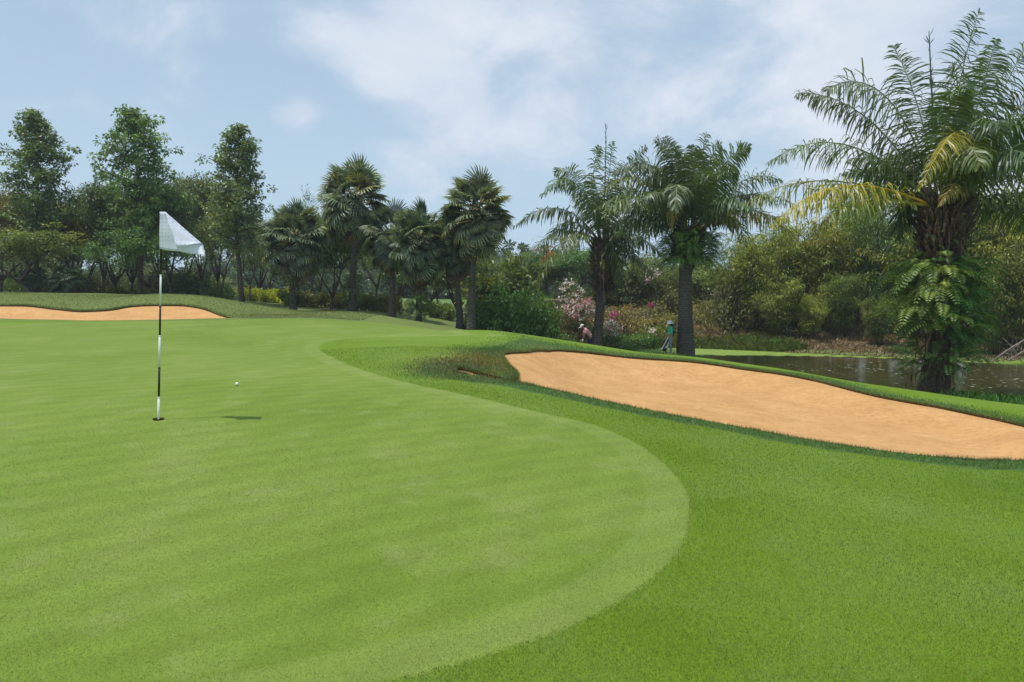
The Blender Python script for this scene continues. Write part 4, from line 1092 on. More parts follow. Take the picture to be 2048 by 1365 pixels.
BAM = {}
def bam(px, Y, top, wpx, col, label, v=0, rz=0.):
    X, Y, Z = ground(px, Y)
    if v not in BAM: BAM[v] = bamboo(60 + v)
    h = P(px, top - 12, Y)[2] - Z; sc_ = h / 7.5; sxy = (wpx / 2 / F * Y) / (2.0 * sc_)
    e, w_, c_ = thing_tree('bamboo_clump', label, 'bamboo', X, Y, Z, BAM[v][0], BAM[v][1], M_culm, M_bamboo, tuple(c_ * 1.55 for c_ in col), sc_, rz, 'bamboo clumps behind the pond', ('culm', 'foliage'), sxy)
    BAM[v] = (w_, c_)
NB = (.95, 1.0, .9)
for q, (px, Y, top, w_, c_, lab) in enumerate([
 (1478, 52, 492, 130, NB, 'thin bamboo clump at the left end of the thicket, right of the fern-collared palm'),
 (1530, 49, 470, 140, (1.1, 1.1, .8), 'bamboo clump under the tips of the yellow fronds'),
 (1590, 50, 440, 150, (1.0, 1.1, .9), 'bamboo clump under the orange frond of the largest palm'),
 (1650, 48, 428, 150, (1.25, 1.05, .6), 'bamboo clump behind the lowest yellow frond'),
 (1705, 50, 362, 130, (.95, 1.15, .8), 'tall bamboo clump reaching up between the yellow fronds'),
 (1760, 47, 395, 150, (.75, .95, .95), 'blue-green bamboo clump just left of the largest palm trunk'),
 (1822, 46, 410, 150, (1.1, 1.0, .6), 'bamboo clump directly behind the left side of the largest palm'),
 (1895, 45, 385, 160, (.7, .85, .8), 'dark bamboo clump hidden behind the largest palm trunk'),
 (1955, 43.5, 400, 150, (1.0, 1.0, .7), 'bamboo clump right of the largest palm trunk'),
 (2020, 42, 385, 150, (1.1, 1.0, .6), 'yellowish bamboo clump at the right edge of the picture'),
 (2090, 42, 370, 170, NB, 'bamboo clump partly cut off by the right edge'),
 (1560, 46.5, 560, 100, (1.0, 1.0, .8), 'low bamboo clump with a bare foot above the grassy shore'),
 (1622, 45.5, 590, 70, (1.1, 1.1, .7), 'low bamboo clump with yellow culms near the middle of the pond bank'),
 (1680, 46, 555, 90, (.8, .9, .8), 'low dark bamboo clump above the bare part of the bank'),
 (1758, 43.5, 600, 70, (.75, .85, .7), 'low shaded bamboo clump left of the ferny trunk'),
 (1990, 40.5, 520, 110, (.8, .8, .6), 'low bamboo clump above the dead branches at the right'),
 (2055, 40, 500, 120, (.9, .85, .6), 'low bamboo clump at the right edge above the shore')]):
    bam(px, Y, top, w_, c_, lab, q % 3, q * 1.3)

# flowers
def flowers(px, row, Y, rx, rz_, n, tr, label, col=(1, 1, 1), size=.15):
    global rng
    rng = np.random.default_rng(int(px + row))
    C = P(px, row, Y); g = hz(C[0], C[1]); e = empty('flowering_bush', (C[0], C[1], g)); tag(e, label, 'flowering bush', 'flowering bushes on the bank')
    mb = MB(); lf = MB(); st = MB(); ch = C[2] - g
    for q in range(10): limb(st, (0, 0, -.1), (rng.normal(0, .5), rng.normal(0, .5), 1), ch + rz_ * .6, .02, 4, 0, .15, 3)
    for q in range(n):
        d = rand_dirs(1)[0]; c = np.array([d[0] * rx, d[1] * rx * .7 - .1, ch + d[2] * rz_]) * np.array([1, 1, 1]) * 1.0
        c[:2] *= rng.random() ** .4; c[2] = max(.15, ch + d[2] * rz_ * rng.random() ** .4)
        cluster(mb, c, .12, 7, size, size * .8, rng.uniform(*tr), 0, .8, .08)
        cluster(lf, c + rng.normal(0, .12, 3), .3, 9, .13, .06, .45, .2)
    st.build('stem', M_bark, e); o = lf.build('foliage', M_leaf, e); o.color = (1.6, 1.2, .7, 1)
    mb.build('blossom', M_flower, e).color = (*col, 1)
flowers(1138, 588, 45.5, .9, .9, 22, (.75, 1), 'white flowering bush left of the left feather palm trunk')
flowers(1155, 622, 44.5, 1.15, .6, 55, (.3, .98), 'large pink flowering bush behind the golfer')
flowers(1178, 612, 45, .6, .4, 30, (.3, 1), 'mixed pink and white flowers touching the left feather palm trunk')
flowers(1222, 655, 44, .6, .5, 34, (.6, 1), 'white flowers just right of the left feather palm trunk')
flowers(1225, 634, 46, .35, .25, 12, (0, .15), 'small magenta flower cluster right of the left feather palm trunk', (.9, .6, .9))
flowers(1302, 611, 50, .22, .14, 8, (0, .1), 'small magenta bloom on the bank between the two left feather palms', (.9, .5, .9))
flowers(1300, 548, 56, .9, .6, 18, (.6, 1), 'pale pink blossoms high in the brush left of the ringed trunk')
flowers(1092, 505, 48, .9, .5, 9, (0, .25), 'a few red blossoms under the drooping fronds of the left feather palm', (1, .5, .3))
flowers(1303, 665, 45, .3, .15, 6, (.85, 1), 'white bloom low on the bank left of the caddie')

# ------------------------------------------------------------------ bank cover, algae, shore grass
def tufts(name, n, x0, x1, y0, y1, Lr, W, mat, label, cond=None, seed=5, lean=1.1, cat='grass'):
    global rng
    rng = np.random.default_rng(seed)
    x = rng.uniform(x0, x1, n); y = rng.uniform(y0, y1, n); z = H(x, y)
    k = (z > WZ - .03)
    if cond is not None: k &= cond(x, y, z)
    x, y, z = x[k], y[k], z[k]
    blades(name, x, y, z, rng.uniform(*Lr, len(x)), W, mat, rng.beta(2, 2, len(x)), lean, label=label, segs=2, cat=cat)
pn = lambda x, y: np.sin(x * .9 + 1.7 * np.sin(y * .6)) + np.sin(y * 1.3 + x * .4)
tufts('bank_grass', 30000, 4.5, 17.5, 42.5, 48.5, (.25, .6), .035, blade_mat('bank_grass', [(0, (.05, .09, .012)), (.5, (.13, .19, .03)), (1, (.26, .28, .07))]),
      'green grass growing along the far shore of the pond', lambda x, y, z: (z - WZ < .6 + .2 * pn(x, y)) & (x < 16.8))
tufts('dry_grass', 60000, 3, 32, 38, 60, (.2, .5), .035, blade_mat('straw_blade', [(0, (.12, .08, .035)), (.5, (.30, .21, .11)), (1, (.55, .42, .25))], .2, False), 'dry brown grass covering the bank behind the pond', lambda x, y, z: (z - WZ > .35 + .2 * pn(x, y)) & (rng.random(len(x)) < .9), 6, 1.6)
tufts('bank_grass', 14000, 2.5, 16, 44, 58, (.15, .4), .05, M_bladed, 'low green weeds scattered on the dry bank', lambda x, y, z: pn(x, y) > .3, 7, 1.4)
tufts('shore_grass', 9000, 12.5, 21, 18.2, 23.5, (.15, .45), .014, blade_mat('shore_grass', [(0, (.03, .10, .015)), (.5, (.07, .19, .03)), (1, (.15, .27, .07))]),
      'tall green grass at the near shore right of the largest palm', None, 8, .7)
tufts('shore_grass', 9000, 2.5, 14, 30, 41, (.06, .2), .02, M_bladed, 'short grass on the near bank around the palms and players', None, 9, .9)
tufts('litter', 9000, 15.5, 30, 36, 46, (.05, .2), .07, M_deadl, 'fallen dry leaves under the bamboo', None, 10, 3., 'leaf litter')

m, nt = new_mat('algae'); M_alg = m
n_ = noise(nt, 6, 4, .6, pos(nt))
principled(nt, ramp(nt, n_, [(.3, (.15, .22, .035)), (.7, (.26, .36, .075))]), .7, bump(nt, n_, .4, .02), .2)
shore = [(4.9, 42.0), (6.4, 41.3), (8.2, 40.6), (10.5, 40.3), (12.5, 40.2), (14.5, 39.6), (16.5, 39.0), (18.5, 38.0), (20.5, 37.0), (23, 34.9), (26, 34.2), (31, 33.4),
         (31, 36), (26, 37), (23, 38.5), (20, 41.5), (17, 44), (13, 46.5), (7, 47), (4.9, 46.5)]
front = spline(shore[:12], False, 14); back = spline(shore[12:], False, 6)
wv = np.arange(len(front)); front[:, 1] += .18 * np.sin(wv * .9) + .12 * np.sin(wv * 2.3 + 1) + np.interp(front[:, 0], [13, 18, 24], [0, .9, 1.0])
poly = np.vstack([front, back]); nP = len(front)
bk = np.stack([np.interp(np.linspace(0, 1, nP), np.linspace(0, 1, len(back)), back[::-1][:, k_]) for k_ in range(2)], 1)
V = np.vstack([np.c_[front, np.full(nP, WZ + .006)], np.c_[bk, np.full(nP, WZ + .006)]])
Qa = np.array([(a, a + 1, nP + a + 1, nP + a) for a in range(nP - 1)])
o = mk('algae', V, Qa, M_alg); tag(o, 'yellow-green algae film floating along the far shore', 'algae', kind='stuff')
rng = np.random.default_rng(77)
pads = MB()
for q in range(230):
    u = rng.random()
    c = P(1680 + 180 * rng.normal(0, .5), 738 + rng.normal(0, 7), 33) if q < 150 else P(2000 + rng.normal(0, 60), 765 + rng.normal(0, 14), 30)
    a = P(0, 0, 1); row = 738 + rng.normal(0, 8) if q < 150 else 765 + rng.normal(0, 14)
    Yq = 3.4 * F / (row - HOR); xq = gx(1730 + rng.normal(0, 75) if q < 150 else 1990 + rng.normal(0, 60), Yq)
    rr_ = rng.uniform(.03, .08); an = np.arange(7) * 2 * PI / 7
    pads.add(np.c_[xq + rr_ * np.cos(an), Yq + rr_ * np.sin(an), np.full(7, WZ + .012)], None, [(0, a_, a_ + 1) for a_ in range(1, 6)], rng.random())
M_pad = leaf_mat('lily_pad', [(0, (.10, .12, .04)), (.6, (.22, .24, .10)), (1, (.5, .52, .4))], 0., .12, .3, .1)
tag(pads.build('lily_pads', M_pad), 'small floating leaves scattered on the dark pond water', 'floating leaves', kind='stuff')

# dead branches at the right shore
rng = np.random.default_rng(55)
M_dead = bark_mat('dead_wood', (.22, .18, .14), (.42, .36, .30))
for k_, (a, b, c, d, Yb, lab) in enumerate([(1982, 724, 2062, 672, 34.5, 'bleached fallen branch leaning up from the far shore at the right edge'), (2015, 722, 2075, 690, 35.0, 'thin dead branch lying behind the bleached one')]):
    A_ = P(a, b, Yb - .3); B_ = P(c, d, Yb + .6); e = empty('dead_branch', A_); tag(e, lab, 'branch')
    mb = MB(); mb.tube([np.zeros(3), (B_ - A_) * .5 + [0, 0, .05], B_ - A_], [.035, .03, .02], 5); mb.build('limb', M_dead, e)
    tw = MB()
    for q in range(26):
        f = rng.uniform(.25, 1); limb(tw, (B_ - A_) * f, (rng.normal(0, .7), rng.normal(0, .5), rng.normal(-.1, .7)), rng.uniform(.4, 1.1), .011, 4, -.03, .2, 3)
    tw.build('twig', M_dead, e)

# distant trees
rng = np.random.default_rng(91)
far_w, far_c = shrub(92, 8, 4.2, 130, 50, .55, .34, stems=8)
fo = None
rng = np.random.default_rng(93)
for q in range(84):
    px = -150 + 1320 * (q + rng.random()) / 60 if q < 60 else 900 + 1300 * (q - 60) / 24; Yf = rng.uniform(95, 190)
    X, Y, Z = ground(px, Yf); s = rng.uniform(.75, 1.45) * Yf / 150
    e, w_, c_ = thing_tree('distant_tree', 'small hazy tree in the far treeline beyond the course', 'tree', X, Y, Z, fo[0] if fo else far_w, fo[1] if fo else far_c, M_bark, M_leaf, (.8, .95, .95), s, rng.uniform(0, 6), 'trees of the far treeline', sxy=1.15)
    fo = (w_, c_)

# staked sapling at the left
X, Y, Z = ground(25, 58); e = empty('sapling', (X, Y, Z)); tag(e, 'young sapling held by thin stakes at the far left', 'tree')
a, b = shrub(130, 1.0, .55, 16, 40, .16, .07, stems=3)
mb = MB(); mb.tube([(0, 0, -.1), (0, 0, 1.6)], [.03, .02], 5); mb.build('trunk', M_bark, e)
o = b.build('crown', M_leaf, e); o.location = (0, 0, 1.2)
M_stake = plain('stake_wood', (.5, .46, .38))
for a_ in (0.3, 2.4, 4.5):
    mb = MB(); mb.tube([(.6 * math.cos(a_), .6 * math.sin(a_), -.1), (.03 * math.cos(a_), .03 * math.sin(a_), 1.1)], .018, 5); mb.build('stake', M_stake, e)
# ------------------------------------------------------------------ flagstick, cup, ball
HZ = hz(*HOLE)
M_white = plain('white_paint', (.80, .82, .80), .35, .5, .03); M_black = plain('black_paint', (.012, .012, .013), .35, .5, .1)
M_cup = plain('cup_plastic', (.55, .56, .55), .5, .4, .05)
def lathe(mb, prof, c=(0, 0, 0), sides=24, tint=.5):
    an = np.arange(sides) * 2 * PI / sides; n = len(prof)
    V = np.array([[c[0] + r * math.cos(a), c[1] + r * math.sin(a), c[2] + z] for r, z in prof for a in an])
    i = np.arange(n - 1)[:, None] * sides; j = np.arange(sides)[None, :]; k = (j + 1) % sides
    mb.add(V, np.stack([i + j, i + k, i + sides + k, i + sides + j], -1).reshape(-1, 4), None, tint)
e = empty('hole_cup', (HOLE[0], HOLE[1], HZ)); tag(e, 'small round hole cut in the green around the foot of the flagstick', 'hole')
mb = MB(); lathe(mb, [(.0545, .012), (.0545, -.03)], sides=40); mb.build('soil_rim', M_soil, e)
mb = MB(); lathe(mb, [(.0545, -.03), (.052, -.03), (.052, -.13), (0.001, -.13)], sides=40); mb.build('liner', M_cup, e, True)
FS = 2.13
topP = P(324, 426, 7.6); botP = np.array([HOLE[0], HOLE[1], HZ])
Ys = HOLE[1]; topP = P(323.5, 425, Ys); ax = (topP - botP); FL = np.linalg.norm(ax); ax /= FL
e = empty('flagstick', botP); tag(e, 'black and white banded flagstick with a white flag standing in the hole', 'flagstick')
rows = [841, 795, 735, 671, 611, 549.5, 425]
def fz(row): return np.interp(row, [425, 841], [FL, 0])
for q in range(6):
    a, b = fz(rows[q]), fz(rows[q + 1])
    if q == 0: a = -.12
    mb = MB(); r_ = .0118 - .0006 * q
    mb.tube([ax * a, ax * (b - .0005)], r_, 14, .5)
    if q < 5: mb.tube([ax * (b - .012), ax * (b + .004)], r_ + .0011, 14, .5)
    mb.build('pole_section', M_white if q % 2 == 0 else M_black, e, True)
# flag cloth
m, nt = new_mat('flag_cloth'); M_flag = m
uv = objco(nt, (1, .2, 1))
v = nd(nt, 'ShaderNodeTexVoronoi', Scale=27.); v.feature = 'F1'; v.inputs['Randomness'].default_value = .15; lk(nt, uv, v.inputs['Vector'])
c = ramp(nt, v.outputs['Distance'], [(.0, (.72, .75, .86)), (.36, (.74, .77, .87)), (.46, (.86, .88, .96))])
d_ = nt.nodes.new('ShaderNodeBsdfDiffuse'); lk(nt, c, d_.inputs[0]); t_ = nt.nodes.new('ShaderNodeBsdfTranslucent'); lk(nt, c, t_.inputs[0])
mx = nt.nodes.new('ShaderNodeMixShader'); mx.inputs[0].default_value = .38; lk(nt, d_.outputs[0], mx.inputs[1]); lk(nt, t_.outputs[0], mx.inputs[2])
oo = nt.nodes.new('ShaderNodeOutputMaterial'); lk(nt, mx.outputs[0], oo.inputs[0])
def fp(px, py, dy=0.): return P(px, py, Ys + dy) - botP
def patch_(rowsP, n=14, m_=14, wob=.008, seed=0):
    """bilinear cloth panel from corner points tl,tr,bl,br"""
    tl, tr, bl, br = [np.asarray(v_) for v_ in rowsP]
    U = np.linspace(0, 1, n); Vv = np.linspace(0, 1, m_); pts_ = []
    for a in Vv:
        for b in U:
            p_ = (1 - a) * ((1 - b) * tl + b * tr) + a * ((1 - b) * bl + b * br)
            p_ = p_ + np.array([0, wob * math.sin(b * 6 + a * 3 + seed) * b + wob * .5 * math.sin(a * 9 + seed), -.006 * math.sin(b * 3.14) * a])
            pts_.append(p_)
    Q = np.array([(i_ * n + j_, i_ * n + j_ + 1, (i_ + 1) * n + j_ + 1, (i_ + 1) * n + j_) for i_ in range(m_ - 1) for j_ in range(n - 1)])
    return np.array(pts_), Q
mb = MB()
# back panel: hoist side down to the fly corner; upper edge is the diagonal fold
V, Q = patch_([fp(319.5, 424, -.018), fp(329, 424, -.018), fp(318.8, 498, -.02), fp(356, 503, -.10)]); mb.add(V, Q)
V, Q = patch_([fp(329, 424, -.018), fp(406, 489, .02), fp(356, 503, -.10), fp(409, 510, -.12)], seed=0); mb.add(V, Q)
o = mb.build('flag', M_flag, e, True)
sm = o.modifiers.new('solid', 'SOLIDIFY'); sm.thickness = .0016
mb = MB()
V, Q = patch_([fp(329.5, 423.6, -.024), fp(405, 489, .0), fp(352.5, 493.5, -.16), fp(389, 487.5, -.11)], 14, 14, .010, 1.2); mb.add(V, Q)
o2 = mb.build('flag_fold', M_flag, o, True); o2.matrix_parent_inverse = Matrix.Identity(4)
sm = o2.modifiers.new('solid', 'SOLIDIFY'); sm.thickness = .0016
# faint printed mark on the cloth, too small to read in the photograph
M_mark = plain('flag_print', (.22, .23, .27), .7, .2)
mk_ = MB()
def ring(cx, cy, rx, ry):
    for q in range(10):
        a0, a1 = q / 10 * 2 * PI, (q + 1) / 10 * 2 * PI
        A_ = fp(cx + rx * math.cos(a0), cy + ry * math.sin(a0), -.05); B_ = fp(cx + rx * math.cos(a1), cy + ry * math.sin(a1), -.05)
        mk_.tube([A_, B_], .0006, 4)
ring(339.5, 479, 1.5, 1.6); ring(344.8, 480, 1.5, 1.5)
mk_.box(fp(342.3, 459, -.05), (.0025, .001, .004)); mk_.box(fp(343.6, 464.8, -.05), (.0025, .001, .003))
mk_.build('flag_print', M_mark, o)

# ball
B = cast(474, 772); bz = hz(*B)
m, nt = new_mat('ball_cover')
v = nd(nt, 'ShaderNodeTexVoronoi', Scale=260.); v.feature = 'F1'; lk(nt, objco(nt), v.inputs['Vector'])
principled(nt, (.86, .86, .84), .25, bump(nt, v.outputs['Distance'], .35, .001), .5)
import bmesh
bm = bmesh.new(); bmesh.ops.create_uvsphere(bm, u_segments=28, v_segments=18, radius=.02135)
me = bpy.data.meshes.new('golf_ball'); bm.to_mesh(me); bm.free(); me.materials.append(m); me.polygons.foreach_set('use_smooth', np.ones(len(me.polygons), bool))
o = bpy.data.objects.new('golf_ball', me); COL.objects.link(o); o.location = (B[0], B[1], bz + .0235); tag(o, 'white golf ball lying on the putting green right of the flagstick', 'golf ball')

# ------------------------------------------------------------------ people
def skin_mesh(name, joints, bones, mat, parent, sub_=2):
    """joints: {name:(pos, radius)}; bones: pairs; one continuous surface"""
    names = list(joints); me = bpy.data.meshes.new(name)
    me.from_pydata([tuple(joints[n][0]) for n in names], [(names.index(a), names.index(b)) for a, b in bones], [])
    o = bpy.data.objects.new(name, me); COL.objects.link(o)
    sk = o.modifiers.new('skin', 'SKIN'); sk.use_smooth_shade = True
    ob = o.data.skin_vertices[0].data if o.data.skin_vertices else None
    if ob is None:
        bpy.context.view_layer.objects.active = o
    sv_ = o.data.skin_vertices[0].data
    for i_, n in enumerate(names):
        r_ = joints[n][1]
        if not isinstance(r_, tuple): r_ = (r_, r_)
        sv_[i_].radius = r_
    sv_[0].use_root = True
    sb = o.modifiers.new('sub', 'SUBSURF'); sb.levels = sub_; sb.render_levels = sub_
    dg = bpy.context.evaluated_depsgraph_get(); ev = o.evaluated_get(dg)
    me2 = bpy.data.meshes.new_from_object(ev); bpy.data.objects.remove(o)
    me2.materials.clear(); me2.materials.append(mat); me2.name = name
    o = bpy.data.objects.new(name, me2); COL.objects.link(o); o.parent = parent
    me2.polygons.foreach_set('use_smooth', np.ones(len(me2.polygons), bool))
    return o
M_skin = plain('skin', (.30, .17, .11), .55, .3, .05); M_hair = plain('hair', (.015, .012, .01), .6)
def cloth_mat(name, c): return plain(name, c, .8, .15, .06, 30)
def hand(J, Bn, tag_, wrist, dirv_, side, curl=.6):
    d = np.array(dirv_, float); d /= np.linalg.norm(d); s = np.array(side, float); s /= np.linalg.norm(s); n = np.cross(d, s)
    w_ = np.array(wrist, float)
    J[tag_ + 'palm'] = (w_ + d * .055, (.036, .018)); Bn.append((tag_ + 'wrist', tag_ + 'palm'))
    for q, (o_, L_) in enumerate([(-.03, .058), (-.01, .066), (.01, .062), (.03, .05)]):
        b = w_ + d * .09 + s * o_; m1 = b + (d * .8 + n * curl * .5) * L_ * .5; m2 = m1 + (d * .5 + n * curl) * L_ * .5
        for k_, p_ in enumerate((b, m1, m2)): J[f'{tag_}f{q}{k_}'] = (p_, .009)
        Bn += [(tag_ + 'palm', f'{tag_}f{q}0'), (f'{tag_}f{q}0', f'{tag_}f{q}1'), (f'{tag_}f{q}1', f'{tag_}f{q}2')]
    t0 = w_ + d * .035 - s * .04; t1 = t0 + (d * .7 - s * .6 + n * .3) * .035
    J[tag_ + 't0'] = (t0, .011); J[tag_ + 't1'] = (t1, .009); Bn += [(tag_ + 'palm', tag_ + 't0'), (tag_ + 't0', tag_ + 't1')]
def person(label, X, Y, rz, pose, cols, s=1.):
    Z = hz(X, Y); e = empty('person', (X, Y, Z), rz); e.scale = (s, s, s); tag(e, label, 'person')
    p = pose; J = {}; Bn = []
    J['pelvis'] = (p['pelvis'], (.13, .10)); J['waist'] = (p['waist'], (.125, .095)); J['chest'] = (p['chest'], (.15, .11)); J['neckb'] = (p['neckb'], .06); J['neck'] = (p['neck'], .052)
    J['jaw'] = (p['jaw'], (.062, .06)); J['brow'] = (p['brow'], (.078, .09)); J['crown'] = (p['crownh'], (.06, .07))
    Bn += [('pelvis', 'waist'), ('waist', 'chest'), ('chest', 'neckb'), ('neckb', 'neck'), ('neck', 'jaw'), ('jaw', 'brow'), ('brow', 'crown')]
    for sd in 'lr':
        J[sd + 'sh'] = (p[sd + 'sh'], .058); J[sd + 'el'] = (p[sd + 'el'], .042); J[sd + 'wrist'] = (p[sd + 'wr'], (.03, .022))
        J[sd + 'hip'] = (p[sd + 'hip'], .09); J[sd + 'kn'] = (p[sd + 'kn'], .058); J[sd + 'an'] = (p[sd + 'an'], .038)
        J[sd + 'toe'] = (np.array(p[sd + 'an']) + np.array(p['fwd']) * .17 + np.array([0, 0, -.05]), .035)
        Bn += [('chest', sd + 'sh'), (sd + 'sh', sd + 'el'), (sd + 'el', sd + 'wrist'), ('pelvis', sd + 'hip'), (sd + 'hip', sd + 'kn'), (sd + 'kn', sd + 'an'), (sd + 'an', sd + 'toe')]
        hd = np.array(p[sd + 'wr']) - np.array(p[sd + 'el']); hand(J, Bn, sd, p[sd + 'wr'], hd, p['side'], .8)
    body = skin_mesh('body', J, Bn, M_skin, e)
    # face details
    f = np.array(p['look'], float); f /= np.linalg.norm(f); br = np.array(p['brow']); sdv = np.cross(f, [0, 0, 1]); sdv /= np.linalg.norm(sdv); upv = np.cross(sdv, f)
    fm = MB(); fm.tube([br + f * .085 + upv * .005, br + f * .105 - upv * .035], [.008, .015], 6); fm.build('nose', M_skin, e, True)
    for sg in (-1, 1):
        em = MB(); lathe(em, [(.001, .012), (.010, .007), (.012, 0), (.010, -.007), (.001, -.018)], br + f * .083 + sdv * .03 * sg, 8); em.build('eye', M_hair, e, True)
        em = MB(); em.box(br + sdv * .088 * sg - upv * .02, (.012, .012, .03)); em.build('ear', M_skin, e, True)
    em = MB(); em.box(np.array(p['jaw']) + f * .068 - upv * .0, (.012, .02, .004)); em.build('mouth', plain('lips', (.32, .12, .09)), e)
    # shirt
    g = 1.0
    def A(*names): return {n: (J[n][0], tuple(np.array(J[n][1] if isinstance(J[n][1], tuple) else (J[n][1],) * 2) + .022)) for n in names}
    sj = A('waist', 'chest', 'neckb', 'lsh', 'rsh'); sj['hem'] = ((np.array(p['waist']) * .35 + np.array(p['pelvis']) * .65), (.155, .125))
    for sd in 'lr':
        k_ = cols['sleeve']; sj[sd + 'cuff'] = (np.array(p[sd + 'sh']) * (1 - k_) + np.array(p[sd + 'el']) * k_ if k_ <= 1 else np.array(p[sd + 'el']), .066 if k_ < 1 else .056)
    sb_ = [('hem', 'waist'), ('waist', 'chest'), ('chest', 'neckb'), ('chest', 'lsh'), ('chest', 'rsh'), ('lsh', 'lcuff'), ('rsh', 'rcuff')]
    if cols['sleeve'] > 1:
        for sd in 'lr':
            sj[sd + 'cuff2'] = (np.array(p[sd + 'el']) * .12 + np.array(p[sd + 'wr']) * .88, .040); sb_.append((sd + 'cuff', sd + 'cuff2'))
    sj = {k_: sj[k_] for k_ in ['hem'] + [q for q in sj if q != 'hem']}
    skin_mesh('shirt', sj, sb_, cols['shirt'], e)
    tj = {'pelvis': (J['pelvis'][0], (.15, .125))}; tb_ = []
    tj['belt'] = (np.array(p['pelvis']) * .6 + np.array(p['waist']) * .4, (.142, .112)); tb_.append(('pelvis', 'belt'))
    for sd in 'lr':
        tj[sd + 'hip'] = (p[sd + 'hip'], .105); tb_.append(('pelvis', sd + 'hip'))
        if cols['shorts']: tj[sd + 'leg'] = (np.array(p[sd + 'hip']) * .2 + np.array(p[sd + 'kn']) * .8, .092); tb_.append((sd + 'hip', sd + 'leg'))
        else:
            tj[sd + 'kn'] = (p[sd + 'kn'], .078); tj[sd + 'leg'] = (np.array(p[sd + 'an']) + np.array([0, 0, .03]), .062); tb_ += [(sd + 'hip', sd + 'kn'), (sd + 'kn', sd + 'leg')]
    skin_mesh('shorts' if cols['shorts'] else 'trousers', tj, tb_, cols['legs'], e)
    for sd in 'lr':
        an_ = np.array(p[sd + 'an']); fw = np.array(p['fwd'])
        skin_mesh('shoe', {'a': (an_ - fw * .03 + [0, 0, -.035], (.045, .045)), 'b': (an_ + fw * .09 + [0, 0, -.045], (.045, .036)), 'c': (an_ + fw * .19 + [0, 0, -.052], (.036, .028))}, [('a', 'b'), ('b', 'c')], cols['shoe'], e, 2)
    return e, f, br, upv, sdv
W_ = np.array
M_pink = cloth_mat('pink_shirt', (.78, .36, .42)); M_navy = cloth_mat('navy_shorts', (.012, .022, .075)); M_wht = cloth_mat('white_cloth', (.75, .76, .76))
M_teal = cloth_mat('teal_shirt', (.06, .42, .30)); M_greyc = cloth_mat('grey_trousers', (.20, .22, .26)); M_dk = cloth_mat('dark_vest', (.02, .035, .045)); M_shoe = cloth_mat('shoe', (.5, .5, .5))
M_pale = cloth_mat('pale_bonnet', (.62, .68, .64)); M_steel = plain('club_steel', (.35, .36, .37), .25, .6)
# golfer: hips back, trunk bent forward to the left of the picture, both hands low on the club
gp = dict(pelvis=W_([.06, 0, .93]), waist=W_([.0, 0, 1.06]), chest=W_([-.19, 0, 1.28]), neckb=W_([-.29, 0, 1.41]), neck=W_([-.34, 0, 1.46]), jaw=W_([-.40, 0, 1.47]), brow=W_([-.43, 0, 1.53]), crownh=W_([-.43, 0, 1.585]),
          lsh=W_([-.25, -.19, 1.33]), rsh=W_([-.25, .19, 1.33]), lel=W_([-.31, -.17, 1.06]), rel=W_([-.31, .17, 1.06]), lwr=W_([-.38, -.035, .83]), rwr=W_([-.37, .045, .87]),
          lhip=W_([.05, -.10, .88]), rhip=W_([.05, .10, .88]), lkn=W_([-.05, -.15, .48]), rkn=W_([-.05, .15, .48]), lan=W_([.03, -.17, .09]), ran=W_([.03, .17, .09]), fwd=W_([-1., 0, 0]), side=W_([0, 1., 0]), look=W_([-.75, 0, -.55]))
gX, gY = gx(1180, 40.3), 40.3
e, f, br, upv, sdv = person('person in a pink shirt, navy shorts and white cap bending over a putt', gX, gY, .12, gp, dict(shirt=M_pink, legs=M_navy, shorts=True, sleeve=.75, shoe=M_wht))
def cap_(e, br, f, upv, mat, brim=.12, r=.105, round_=False):
    mb = MB(); an = np.arange(16) * 2 * PI / 16; sd = np.cross(f, upv); c = br + upv * .015 - f * .01
    rings = [(1, 0), (.97, .3), (.8, .62), (.5, .85), (.12, .97)]
    V = [c + (f * math.cos(a) * r * q + sd * math.sin(a) * r * q * .92 + upv * r * h_) for q, h_ in rings for a in an]; n = 16
    i = np.arange(4)[:, None] * n; j = np.arange(n)[None]; k = (j + 1) % n
    mb.add(V, np.stack([i + j, i + k, i + n + k, i + n + j], -1).reshape(-1, 4)); mb.build('hat', mat, e, True)
    mb = MB(); V = []
    for a in np.linspace(-1.1 if not round_ else -PI, 1.1 if not round_ else PI, 22):
        dd = f * math.cos(a) + sd * math.sin(a) * .92
        for q in (0.97, 1 + (brim / r) * (max(0, math.cos(a * 1.3)) if not round_ else 1)):
            V += [c + dd * r * q - upv * (.0 if q < 1 else .015 + .02 * round_)]
    Q = [(2 * q, 2 * q + 1, 2 * q + 3, 2 * q + 2) for q in range(21)]
    mb.add(V, Q); o = mb.build('brim', mat, e, True); s_ = o.modifiers.new('s', 'SOLIDIFY'); s_.thickness = .004
fu = W_([-.86, 0, -.5]); uu = W_([-.5, 0, .86])
cap_(e, gp['brow'], fu, uu, M_wht)
mb = MB(); 
for sgn in (0,):
    lathe(mb, [(.001, -.02), (.04, -.01), (.046, .03), (.036, .08), (.001, .095)], gp['lwr'] + W_([-.015, 0, -.085]), 12)
mb.build('glove', M_wht, e, True)
def club(name, A_, B_, mat, label, head=.05, dirh=(1, 0, 0)):
    e_ = empty(name, A_); tag(e_, label, 'golf club'); A_ = W_(A_, float); B_ = W_(B_, float); d = B_ - A_
    mb = MB(); mb.tube([W_([0, 0, 0.]), d * .75], .006, 6); mb.build('shaft', M_steel, e_)
    mb = MB(); mb.tube([d * .73, d], .012, 8); mb.build('grip', M_black, e_)
    mb = MB(); h_ = W_(dirh, float); mb.tube([W_([0, 0, 0.]) - h_ * .01, h_ * head, h_ * head * 2], [.014, .022, .012], 8); mb.build('club_head', mat, e_)
gz = hz(gX, gY)
c12, s12 = math.cos(.12), math.sin(.12)
